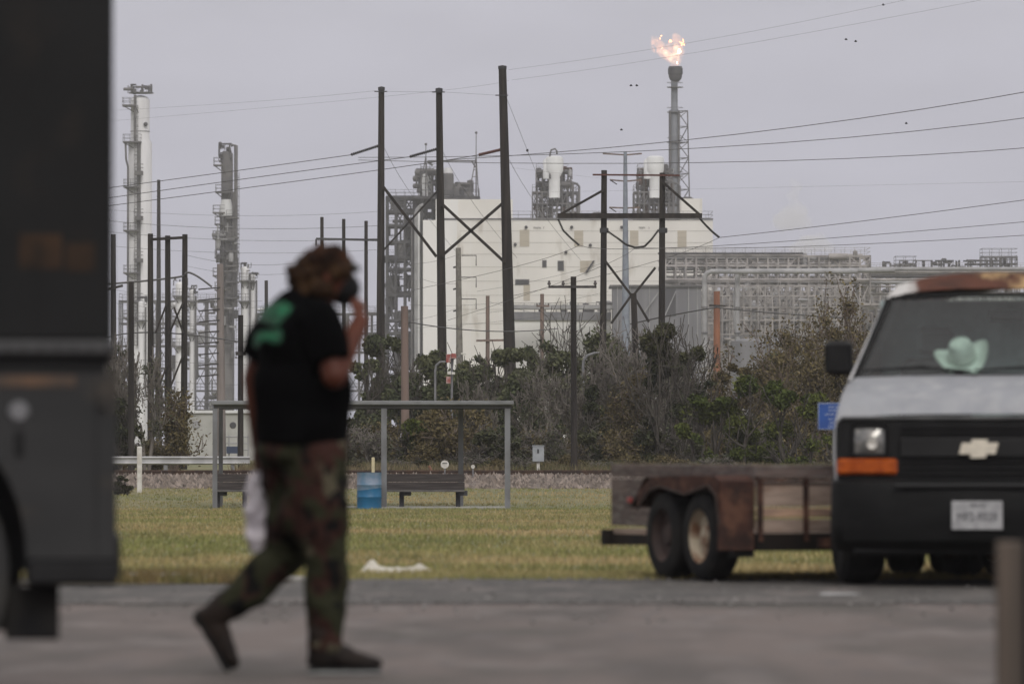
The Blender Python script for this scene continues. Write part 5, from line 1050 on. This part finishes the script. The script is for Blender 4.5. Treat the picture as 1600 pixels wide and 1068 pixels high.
# pipe rack at the right, and the grey building under it
t = thing('pipe_rack', 'long raised pipe rack crowded with grey pipes running right from the pale building', 'pipe rack', (X(1180, 800), 800, g9)); d = 800
frame(t, 1040, 1360, (400, 415, 440, 475), d, 9, 20, m_rack, .24, True, False, 61)
for i, (py, r, mt) in enumerate(((396, .14, DG), (398.5, .16, MG), (403, .3, LG), (407, .14, MG), (411, .22, MG), (414, .18, DG), (418, .26, LG), (423, .14, MG), (430, .16, DG), (437, .18, MG), (441, .2, LG), (447, .14, MG), (458, .16, MG))):
    mt = m_rack if mt is MG else mt; x1 = 1255 if i < 2 else (1345 if i < 6 else 1640); y = d - .6 + (i * 37 % 9); build('pipe', MB().path([Vector((X(1028 + (i * 5) % 14, d), y, Z(py, d))), Vector((X(x1, d), y, Z(py + .0, d)))], r, 8), mt, t, smooth=True)
gubbins(t, 1040, 1360, 396, 474, d, d - .8, d + 8, 97, 62, (MG, m_rack, m_rack, LG, LG), smin=.35, smax=1.1)
t2 = thing('pipe_rack', 'farther pipe rack with valves and fans showing above the van roof', 'pipe rack', (X(1480, 820), 820, g9)); frame(t2, 1360, 1640, (424, 440, 475), 820, 8, 18, m_rack, .22, True, False, 63)
for py, r in ((424, .18), (428, .24), (432, .18)): build('pipe', MB().tube((X(1350, 820), 819.5, Z(py, 820)), (X(1640, 820), 819.5, Z(py, 820)), r, n=8), MG, t2)
gubbins(t2, 1382, 1600, 406, 425, 820, 820, 826, 58, 66, (DG, MG), smin=.2, smax=.55); frame(t2, 1535, 1590, (401, 412, 424), 820, 4, 7, MG, .1, False, False, 67); frame(t2, 1400, 1432, (413, 424), 820, 4, 4, MG, .12, True, False, 68); gubbins(t2, 1350, 1600, 428, 474, 820, 820, 826, 36, 65, (MG, m_rack, LG), smin=.4, smax=1.2)
for px, py in ((1390, 415), (1402, 413), (1418, 412), (1455, 410), (1470, 405), (1485, 415), (1512, 408), (1548, 402), (1562, 403), (1580, 402)):
    mb = MB(); mb.path([Vector((X(px, 820), 819, Z(426, 820))), Vector((X(px, 820), 819, Z(py + 3, 820))), Vector((X(px + 2, 820), 819, Z(py, 820))), Vector((X(px + 7, 820), 819, Z(py, 820))), Vector((X(px + 9, 820), 819, Z(py + 5, 820)))], .15, 6); build('bent_pipe', mb, MG, t2, smooth=True)
gb = thing('grey_building', 'blue-grey boxy plant building with dark doorway below the pipe rack', 'building', (X(1010, 780), 785, g9)); d = 780
build('wall', MB().bx(X(958, d), X(1096, d), d, d + 10, g9, Z(448, d)), m_greybld, gb); build('roof_edge', MB().bx(X(953, d), X(1100, d), d - .4, d + 10.2, Z(448, d), Z(445, d)), MG, gb)
build('doorway', MB().bx(X(1036, d), X(1056, d), d - .05, d, Z(494, d), Z(451, d)), M('dark_door', (.06, .06, .07)), gb)  # plain dark rectangle set on the wall
mb = MB(); [mb.bx(X(px, d) - .06, X(px, d) + .06, d - .12, d, g9, Z(448, d)) for px in (965, 985, 1015, 1076, 1090)]; build('wall_ribs', mb, LG, gb)
for a, b in (((1038, 495), (1056, 455)), ((1005, 490), (1030, 455))): build('stair_brace', MB().beam((X(a[0], d), d - .6, Z(a[1], d)), (X(b[0], d), d - .6, Z(b[1], d)), .14), LG, gb)
build('balcony', MB().bx(X(800, d), X(962, d), d + 1, d + 6, Z(482, d), Z(476, d)), LG, gb)
t = thing('low_roof_deck', 'low grey flat deck with railing in front of the cream wall', 'plant structure', (X(880, 790), 790, g9)); build('deck', MB().bx(X(802, 790), X(955, 790), 790, 800, Z(500, 790), Z(487, 790)), m_greybld, t); rb = MB(); railing(X(802, 790), X(955, 790), 790, 800, Z(487, 790), rb, 1.2, 1.5, .07); build('railing', rb, MG, t); gubbins(t, 840, 955, 470, 487, 790, 791, 798, 16, 70, (DG, MG, LG), smin=.3, smax=.9); build('wall', MB().bx(X(802, 790), X(955, 790), 790.3, 799, g9, Z(500, 790)), m_whitebld2, t)
for lab, pa in (('left pale riser pipe bending over below the pipe rack', ((1101, 600), (1101, 436), (1102, 430), (1106, 426), (1112, 424), (1340, 424))), ('right pale riser pipe bending over below the pipe rack', ((1153, 600), (1153, 436), (1154, 429), (1158, 425), (1165, 423), (1400, 421)))):
    pts = [Vector((X(a, 770), 770 + (2 if 'right' in lab else 0), Z(b, 770))) for a, b in pa]; t = thing('riser_pipe', lab, 'pipes', (pts[0].x, pts[0].y, g9)); pts.insert(0, Vector((pts[0].x, pts[0].y, g9)))
    build('pipe', MB().path(pts, .34, 12), m_lsteel, t, smooth=True); mb = MB()
    for zz in (Z(560, 770), Z(520, 770), Z(480, 770)): mb.lathe([(.36, -.12), (.46, -.12), (.46, .12), (.36, .12)], (pts[0].x, pts[0].y, zz), 14)
    build('flange', mb, MG, t)
t = thing('process_structure', 'low brown-grey pipework wall behind the bare trees at the right', 'plant structure', (X(1270, 830), 830, g9)); frame(t, 1100, 1400, (455, 480, 505, 530, 560, 600), 830, 8, 20, m_rack, .2, True, False, 71); gubbins(t, 1100, 1400, 455, 600, 830, 830, 837, 90, 72, (MG, m_rack, LG, m_col), smin=.4, smax=1.6)
lb = thing('sky_backing', 'long brown-grey backing added behind the pipework at the right to block the sky', 'building', (X(1260, 870), 872, g9)); build('wall', MB().bx(X(1062, 870), X(1700, 870), 870, 884, g9, Z(462, 870)), M('brown_grey_backing', (.25, .22, .21), (.17, .15, .145), .25, .9, stretch=(3, 3, .3), c3=(.22, .2, .19), s3=.5, lo3=.6, hi3=.65), lb); build('roof_edge', MB().bx(X(1060, 870), X(1702, 870), 869.6, 884.4, Z(462, 870), Z(459, 870)), MG, lb)  # solid backing added to stop sky showing through the pipework
for i, (px, y0, r_, lb_) in enumerate(((1128, 462, .5, 'slim pale vertical vessel between the two riser pipes'), (1180, 470, .7, 'stubby pale vertical vessel right of the second riser pipe'), (1212, 448, .35, 'thin tall vent stack above the brown trees'), (1246, 476, .8, 'wide short vessel half hidden by brown trees'), (1084, 470, .3, 'thin vent pipe beside the dark doorway of the grey building'))):
    t = thing('process_vessel', lb_, 'tank', (X(px, 800), 798, g9)); build('shell', MB().lathe([(r_, g9), (r_, Z(y0 + 4, 800)), (r_ * .6, Z(y0, 800)), (.001, Z(y0, 800))], (X(px, 800), 798, 0), 18), m_col if i % 2 else LG, t, smooth=True)
    for yy in (480, 505, 535): build('platform', MB().lathe([(r_, Z(yy, 800)), (r_ + .8, Z(yy, 800)), (r_ + .8, Z(yy, 800) + .12), (r_, Z(yy, 800) + .12)], (X(px, 800), 798, 0), 14), MG, t)
t = thing('process_structure', 'tall open steel racks with many thin uprights just behind the riser pipes', 'plant structure', (X(1170, 790), 790, g9)); frame(t, 1062, 1330, (446, 462, 480, 500, 522, 545, 575), 790, 6, 24, m_rack, .13, True, False, 77); gubbins(t, 1066, 1330, 450, 560, 790, 789.5, 796, 90, 78, (MG, m_rack, LG, LG), smin=.25, smax=.8)
for px, lab in ((1220, 'round pale storage tank left of the wing mirror behind the brown trees'), (1175, 'round grey storage tank just right of the second pale riser pipe')):
    t = thing('storage_tank', lab, 'tank', (X(px, 760), 764, g9)); build('tank_shell', MB().lathe([(2.6, g9), (2.6, Z(532, 760)), (1.4, Z(528, 760)), (.001, Z(527, 760))], (X(px, 760), 764, 0), 32), m_greybld, t, smooth=True); build('tank_rail', MB().lathe([(2.62, Z(524, 760)), (2.62, Z(523, 760))], (X(px, 760), 764, 0), 24), MG, t)
# low white building at the left edge, gate fence in front of it
wb = thing('white_shed', 'low white shed with a small roof box behind the guard rail', 'building', W(345, 705, 420)); d = 420
build('wall', MB().bx(X(292, d), X(400, d), d, d + 6, .3, Z(645, d)), M('shed_white', (.42, .42, .40), (.36, .36, .34), 1), wb); build('roof', MB().bx(X(288, d), X(403, d), d - .2, d + 6.2, Z(645, d), Z(641, d)), m_colwhite, wb); build('annex', MB().bx(X(268, d), X(293, d), d - .3, d + 4, .3, Z(643, d)), MG, wb); build('door', MB().bx(X(274, d), X(279, d), d - .35, d - .3, .3, Z(652, d)), m_colwhite, wb)
build('vent', MB().lathe([(.001, -.08), (.25, -.08), (.3, 0)], (X(307, d), d, Z(663, d)), 12, 'Y'), LG, wb); build('vent', MB().lathe([(.001, -.08), (.2, -.08), (.25, 0)], (X(364, d), d, Z(664, d)), 12, 'Y'), DG, wb)
rb = MB(); railing(X(300, d), X(395, d), d, d + 6, Z(641, d), rb, .7, .6, .04); build('railing', rb, MG, wb)
t = thing('gate', 'pale tubular gate standing before the low white shed behind the shelter post', 'gate', W(365, 706, 300)); d = 300; mb = MB()
for px in (340, 358, 372, 388): mb.tube((X(px, d), d, gz(d)), (X(px, d), d, Z(680, d)), .05, n=6)
for py in (682, 692, 702): mb.tube((X(338, d), d, Z(py, d)), (X(390, d), d, Z(py, d)), .045, n=6)
build('gate_frame', mb, m_lsteel, t); p_ = W(362, 700, 299); build('gate_panel', MB().bx(X(354, d), X(372, d), d - .12, d - .06, Z(708, d), Z(697, d)), M('navy_panel', (.03, .045, .09)), t)
# birds
for i, (px, py, lab) in enumerate(((986, 134, 'left of two tiny dark birds close together left of the flare stack'), (995, 134, 'right of two tiny dark birds close together left of the flare stack'), (971, 203, 'lone dark bird above the steel monopole'), (1380, 8, 'tiny dark bird at the top edge of the sky'), (1337, 65, 'upper of two faint birds right of the flame'), (1322, 62, 'lower left of two faint birds right of the flame'), (1416, 193, 'single faint bird between the right conductors'))):
    c_ = W(px, py, 260); mb = MB(); mb.ell(c_, (.07, .03, .03), nu=8, nv=6)
    for s in (-1, 1): mb.add([c_ + Vector((-.03, 0, .02)), c_ + Vector((.04, 0, .02)), c_ + Vector((.0 + .02 * s, s * .12, .06)), c_ + Vector((-.05, s * .17, .03)), c_ + Vector((.03, s * .08, .045))], [(0, 1, 4, 2, 3)])
    single('bird', mb, m_dark, lab, 'bird', tuple(c_), 'birds in the sky')

# ------------------------------------------------------------ trees and brush
def prisms(segs, n=3):
    A_ = np.array([s[0] for s in segs]); B_ = np.array([s[1] for s in segs]); ra = np.array([s[2] for s in segs])[:, None]; rb = np.array([s[3] for s in segs])[:, None]
    d = B_ - A_; d /= np.linalg.norm(d, axis=1, keepdims=True) + 1e-9; up = np.where(np.abs(d[:, 2:3]) > .9, np.array([[1., 0, 0]]), np.array([[0, 0, 1.]])); a = np.cross(d, up); a /= np.linalg.norm(a, axis=1, keepdims=True) + 1e-9; b = np.cross(a, d); vs = []
    for P, r in ((A_, ra), (B_, rb)):
        for k in range(n):
            t = 2 * math.pi * k / n; vs.append(P + (a * math.cos(t) + b * math.sin(t)) * r)
    v = np.stack(vs, 1).reshape(-1, 3); m = len(segs); o = (np.arange(m) * 2 * n)[:, None, None]
    f = np.array([(k, (k + 1) % n, n + (k + 1) % n, n + k) for k in range(n)])[None] + o; return v, f.reshape(-1, 4)
def grow(segs, p, d, ln, r, depth, rd, spread, up, tips, minr=.014):
    n = 3; q = p
    for i in range(n):
        d2 = (d + Vector((rd.gauss(0, .16), rd.gauss(0, .16), rd.gauss(0, .1) + up))).normalized(); e = q + d2 * (ln / n); r2 = max(r * (1 - .2 * (i + 1) / n), minr); segs.append((tuple(q), tuple(e), max(r, minr), r2)); q = e; d = d2; r = r2
        if depth > 0 and i >= (1 if depth > 3 else 0):
            for _ in range(rd.choice((1, 2)) if depth > 1 else 2):
                s = Vector((rd.gauss(0, 1), rd.gauss(0, 1), rd.gauss(.1, .6))).normalized(); grow(segs, q, (d * (1 - spread) + s * spread).normalized(), ln * rd.uniform(.5, .78), r * .6, depth - 1, rd, spread, up, tips, minr)
    tips.append(q)
def leaves(P, size, jitter=.5, flat=.6):
    n = len(P); a = rng.normal(0, 1, (n, 3)); a /= np.linalg.norm(a, axis=1, keepdims=True); b = rng.normal(0, 1, (n, 3)); b -= a * (a * b).sum(1, keepdims=True); b /= np.linalg.norm(b, axis=1, keepdims=True)
    s = size * rng.uniform(1 - jitter, 1 + jitter, (n, 1)); a *= s; b *= s * flat
    v = np.stack([P - a, P - b * .9 + a * .1, P + a, P + b * .9 + a * .1], 1).reshape(-1, 3); f = np.arange(n * 4).reshape(-1, 4); return v, f
def crown_points(n, lobes, seed, thr=-.12, ns=.9):
    out = []; w_ = np.array([l[1][0] * l[1][1] * l[1][2] for l in lobes]) ** .7; w_ /= w_.sum(); cnt = 0
    while cnt < n:
        k = rng.choice(len(lobes), size=n, p=w_); u_ = rng.normal(0, 1, (n, 3)); u_ /= np.linalg.norm(u_, axis=1, keepdims=True); rr = rng.uniform(0.15, 1, (n, 1)) ** .45 * (1 + rng.normal(0, .16, (n, 1)))
        P = np.array([l[0] for l in lobes])[k] + u_ * rr * np.array([l[1] for l in lobes])[k]
        q = P * ns + seed; f = np.sin(q[:, 0] * 2.1 + np.sin(q[:, 2] * 1.7) * 1.5) + np.sin(q[:, 2] * 2.6 + np.sin(q[:, 1] * 2.2) * 1.3) + np.sin(q[:, 1] * 1.9 + q[:, 0]) + .6 * np.sin(q[:, 0] * 6.3 + q[:, 2] * 5.1) ; P = P[f > thr * 3 + rng.normal(0, .5, n)]
        out.append(P); cnt += len(P)
    return np.concatenate(out)[:n]
def leafmat(name, a, b, isl=.45, sc_=.5): 
    m = M(name, a, b, sc_, .75, island=isl, lo=.4, hi=.6, spec=.2); return m
m_oak = leafmat('dark_oak_leaf', (.045, .055, .026), (.085, .09, .045)); m_olive = leafmat('olive_leaf', (.048, .066, .012), (.095, .105, .022)); m_vine = leafmat('vine_leaf', (.026, .032, .014), (.06, .06, .028)); m_brownl = leafmat('dead_brown_leaf', (.085, .068, .032), (.13, .105, .05)); m_greyl = leafmat('grey_green_leaf', (.085, .085, .055), (.06, .066, .04))
m_bark = M('dark_bark', (.05, .042, .036), (.085, .075, .066), 5, .95); m_twig = M('grey_twig', (.19, .17, .155), (.12, .105, .095), 2, .95); m_twigr = M('reddish_brown_twig', (.125, .09, .07), (.17, .14, .12), 2, .95)
def tree(px0, px1, pyt, d, kind, label, seed, nl=7000, group='trees behind the railway track', bottom=.18):
    rd = random.Random(seed); cx = (px0 + px1) / 2; x = (cx - 800) / F * d; g = gz(d); top = W(cx, pyt, d).z; h = top - g; w_ = (px1 - px0) / F * d; c0 = Vector((x, d, g))
    t = thing({'oak': 'oak_tree', 'bare': 'bare_tree', 'vine': 'vine_covered_tree', 'green': 'green_shrub', 'brown': 'brown_shrub'}[kind], label, 'tree' if kind not in ('green', 'brown') else 'shrub', c0, group)
    segs = []; tips = []; tm = {'oak': m_bark, 'bare': m_twig, 'vine': m_bark, 'green': m_bark, 'brown': m_twigr}[kind]
    nst = 2 if kind == 'oak' else rd.choice((2, 3, 4)); dep = {'oak': 3, 'bare': 4, 'vine': 3, 'green': 2, 'brown': 3}[kind]
    for i in range(nst):
        p = c0 + Vector((rd.uniform(-.28, .28) * w_, rd.uniform(-.4, .4), -.1)); grow(segs, p, Vector((rd.gauss(0, .22), rd.gauss(0, .2), 1)).normalized(), h * rd.uniform(.38, .5), .10 if kind == 'oak' else .075, dep, rd, .5 if kind == 'bare' else .55, .06, tips)
    S = np.array([(s[1][0], s[1][1], s[1][2]) for s in segs]); # squeeze limbs into the crown's own width and height
    mxz = np.percentile(S[:, 2], 99) - g; mxx = np.percentile(np.abs(S[:, 0] - x), 97) + .01; kz = min(1.3, h / mxz); kx = min(1.4, w_ * .5 / mxx)
    sq = lambda q: (x + (q[0] - x) * kx, d + (q[1] - d) * kx, g + (q[2] - g) * kz); segs = [(sq(a), sq(b), r0, r1) for a, b, r0, r1 in segs]
    big = [s for s in segs if s[2] > .03]; fine = [s for s in segs if s[2] <= .03] or segs[-3:]
    v, f = prisms(big or segs[:4], 5); np_mesh('trunk', v, f, tm, t)
    v, f = prisms(fine, 3); np_mesh('twigs', v, f, tm, t)
    lob = []; nlb = {'oak': 24, 'bare': 10, 'vine': 18, 'green': 14, 'brown': 12}[kind]; zb = .02
    for i in range(nlb):
        u_ = rd.uniform(-1, 1); zz = rd.uniform(zb + .10, .97); wz = math.sqrt(max(0.05, 1 - ((zz - .45) / .62) ** 2)); rx = w_ * (rd.uniform(.10, .21) if kind == 'oak' else rd.uniform(.09, .19)); lob.append(((x + u_ * (w_ * .5 - rx) * wz, d + rd.uniform(-.5, .5) * w_ * .4, g + zz * h), (rx, rx, min(rx * rd.uniform(.6, 1.0), (1 - zz) * h * 1.0 + .28))))
    n = {'oak': nl, 'bare': int(nl * .13), 'vine': nl, 'green': nl, 'brown': int(nl * .85)}[kind]; P = crown_points(n, lob, seed * 1.7); P = P[P[:, 2] > g + .05]
    if kind in ('bare', 'brown'):
        T = np.array([sq(p) for p in tips]); k = rng.integers(0, len(T), len(P) // 2); P = np.concatenate([P[:len(P) // 2], T[k] + rng.normal(0, .16, (len(k), 3))])
    v, f = leaves(P, {'oak': .085, 'bare': .05, 'vine': .075, 'green': .075, 'brown': .06}[kind] * (d / 210)); np_mesh('crown', v, f, {'oak': m_oak, 'bare': m_greyl, 'vine': m_vine, 'green': m_olive, 'brown': m_brownl}[kind], t); return t
TR = [
 (548, 650, 528, 236, 'oak', 'dark green oak between the first braced pole and the walking person', 14400), (628, 722, 548, 232, 'oak', 'dark oak directly behind the second braced pole', 13600), (700, 800, 560, 240, 'oak', 'dark green oak filling the gap between second and tallest poles', 13600),
 (745, 835, 545, 226, 'oak', 'dark oak around the foot of the tallest leaning pole', 12000), (805, 905, 520, 244, 'oak', 'dark green oak right of the tallest leaning pole', 14400), (838, 985, 488, 238, 'oak', 'biggest dark green oak with the highest crown behind the single crossarm pole', 19200), (930, 1012, 520, 250, 'oak', "dark oak behind the H-frame's left leg", 12000),
 (1000, 1120, 545, 262, 'oak', 'dark tree mass at the foot of the grey building', 12800), (1150, 1260, 560, 262, 'oak', 'dark tree below the round storage tanks', 11200),
 (540, 612, 545, 228, 'oak', 'dark oak nearest the raised elbow of the walking person', 12800), (590, 690, 572, 222, 'oak', 'lower dark oak in front of the reddish tan pole', 13600), (660, 760, 575, 220, 'oak', 'lower dark oak behind the crossing signal', 13600), (770, 870, 580, 218, 'oak', 'lower dark oak just left of the signal box', 13600), (880, 960, 570, 216, 'oak', 'lower dark oak behind the single crossarm pole', 12800),
 (725, 790, 605, 206, 'bare', 'leafless grey tree seen between the poles above the shelter roof', 8000), (800, 880, 560, 204, 'bare', 'leafless pale grey tree behind the signal box', 9000), (850, 935, 590, 200, 'bare', 'leafless pale grey tree behind the street lamp', 8000), (905, 990, 548, 202, 'bare', 'leafless grey-brown tree behind the left leg of the H-frame', 9000), (940, 1040, 516, 200, 'bare', 'tall bare pinkish grey tree around the leaning pole stub', 9000),
 (980, 1085, 508, 186, 'vine', 'dark vine-covered tree with bare branches above the trailer rear', 17000), (1045, 1135, 528, 196, 'vine', 'dark vine-draped tree just right of the tallest vine-covered one', 12000), (890, 960, 600, 192, 'vine', 'dark vine-covered tree behind the right leg of the signal pole', 9000), (955, 1030, 585, 188, 'brown', 'brown thicket at the left end of the trailer', 8000),
 (1050, 1170, 602, 178, 'green', 'bright olive shrub right of the vine-covered tree', 16000), (1130, 1250, 588, 177, 'green', 'largest bright olive shrub above the middle of the trailer', 18000), (1195, 1310, 610, 175, 'green', 'olive shrub just left of the blue sign', 16000),
 (1165, 1270, 520, 214, 'brown', 'reddish brown twiggy shrub below the pipe rack', 10000), (1220, 1330, 488, 208, 'brown', 'tall brown twiggy tree left of the wing mirror', 11000), (1275, 1390, 470, 204, 'brown', "tallest brown twiggy tree touching the van's windscreen edge", 11000), (1240, 1340, 560, 190, 'brown', 'brown thicket behind the blue sign', 9000), (1100, 1190, 560, 216, 'brown', 'brown twiggy bush at the base of the pale risers', 8000), (1330, 1460, 520, 200, 'brown', 'brown twiggy shrub hidden mostly behind the van cab', 6000),
 (150, 215, 540, 192, 'bare', 'leafless tree with few yellow leaves right beside the truck edge', 9000), (190, 262, 560, 196, 'bare', 'leafless bush around the leftmost black pole', 9000), (228, 300, 615, 200, 'brown', 'low brown bush at the feet of the three tied poles', 6000), (140, 232, 628, 186, 'vine', 'dark low bush against the truck at the left', 5000),
 (618, 700, 655, 184, 'green', 'dark green rounded shrub seen under the shelter roof', 14000), (545, 605, 662, 188, 'vine', 'dark low shrub between the walking person and the middle shelter post', 6000)]
for i, (a, b, c_, d_, k_, lab, nl) in enumerate(TR): tree(a, b, c_, d_, k_, lab, 101 + i * 7, nl)
# low undergrowth: one bush of each kind, copied
def copy_tree(o, parent=None):
    c = o.copy(); C.objects.link(c)
    if parent: c.parent = parent
    for ch in [q for q in bpy.data.objects if q.parent == o]: copy_tree(ch, c)
    return c
proto = [tree(560, 640, 668, 186, 'brown', 'low brown bush in the undergrowth behind the railway track', 901, 9000, 'low bushes behind the railway track'), tree(700, 770, 672, 186, 'vine', 'low dark bush in the undergrowth behind the railway track', 907, 4000, 'low bushes behind the railway track'), tree(820, 880, 665, 188, 'bare', 'low twiggy grey bush in the undergrowth behind the railway track', 913, 12000, 'low bushes behind the railway track')]
rd = random.Random(5)
for i in range(33):
    px = 545 + i * 23.5; c_ = copy_tree(proto[rd.randrange(3)]); y = rd.uniform(181, 196); c_.location = ((px - 800) / F * y, y, gz(y)); c_.rotation_euler.z = rd.uniform(0, 6.28); s = rd.uniform(.7, 1.25); c_.scale = (s, s, s * rd.uniform(.8, 1.1))
for i in range(30):
    px = 550 + i * 26 + rd.uniform(-8, 8); c_ = copy_tree(proto[rd.randrange(3)]); y = rd.uniform(169, 177); c_.location = ((px - 800) / F * y, y, gz(y)); c_.rotation_euler.z = rd.uniform(0, 6.28); s = rd.uniform(.3, .62); c_.scale = (s * 1.3, s, s * .75)
for i in range(26):
    px = 1470 + i * 22; c_ = copy_tree(proto[i % 3]); y = rd.uniform(184, 215); c_.location = ((px - 800) / F * y, y, gz(y)); c_.rotation_euler.z = i * 1.3; s = rd.uniform(1.0, 1.5); c_.scale = (s, s, s * rd.uniform(1.0, 1.4)); c_['label'] = 'big bush of the thicket hidden behind the van'; c_['group'] = 'thicket behind the van'
for i in range(5):
    px = 190 + i * 22; c_ = copy_tree(proto[(0, 2, 0, 2, 0)[i]]); y = 196 + i * 3; c_.location = ((px - 800) / F * y, y, gz(y)); c_.rotation_euler.z = i; c_.scale = (.6, .6, .7)
c_ = copy_tree(proto[1]); c_.location = (W(192, 770, 149).x, 149, gz(149)); c_.scale = (.38, .38, .36); c_['label'] = 'small dark bush at the foot of the white marker post beside the truck'; c_['group'] = 'bush beside the truck'

# ------------------------------------------------------------ steam and the haze
def volmat(name, col, dens, noisy=0, an=0.0):
    m = bpy.data.materials.new(name); m.use_nodes = True; nt = m.node_tree; nt.nodes.clear(); o = nt.nodes.new('ShaderNodeOutputMaterial'); v = nt.nodes.new('ShaderNodeVolumePrincipled'); v.inputs['Color'].default_value = (*col, 1); v.inputs['Density'].default_value = dens; v.inputs['Anisotropy'].default_value = an
    nt.links.new(v.outputs[0], o.inputs['Volume']); return m
def SP_(px, py, dy=0): return W(px, py, 1250) + Vector((0, dy, 0))
mb = MB(); 
for (px, py, r_) in ((1228, 345, 3.2), (1240, 338, 3.6), (1252, 345, 2.6), (1216, 350, 2.0), (1243, 322, 1.8), (1240, 306, 1.5), (1246, 292, 1.2), (1238, 283, .9)): mb.ell(SP_(px, py), (r_, r_, r_ * .75))
o = sculpt('steam_plume', mb, .6, volmat('steam', (.998, .998, .998), .10), None, 3, (.9, .35), SP_(1238, 330)); tag(o, 'small pale steam puff drifting above the pipe rack at the right', 'steam', kind='stuff')
mb = MB()
for (px, py, r_) in ((1262, 382, 3.2), (1275, 376, 2.6), (1250, 388, 2.8), (1288, 386, 2.2)): mb.ell(SP_(px, py), (r_, r_, r_ * .7))
o = sculpt('steam_plume', mb, .6, bpy.data.materials['steam'], None, 3, (.9, .35), SP_(1268, 384)); tag(o, 'faint steam puff resting on top of the pipe rack', 'steam', kind='stuff')
mb = MB().bx(-420, 420, -90, 1400, -2, 190)
hz = build('haze', mb, volmat('haze', (.95, .95, .99), .00020, an=.2), None, (0, 600, 0)); hz['kind'] = 'stuff'; hz['label'] = 'thin pale haze lying over the whole place'; hz['category'] = 'haze'
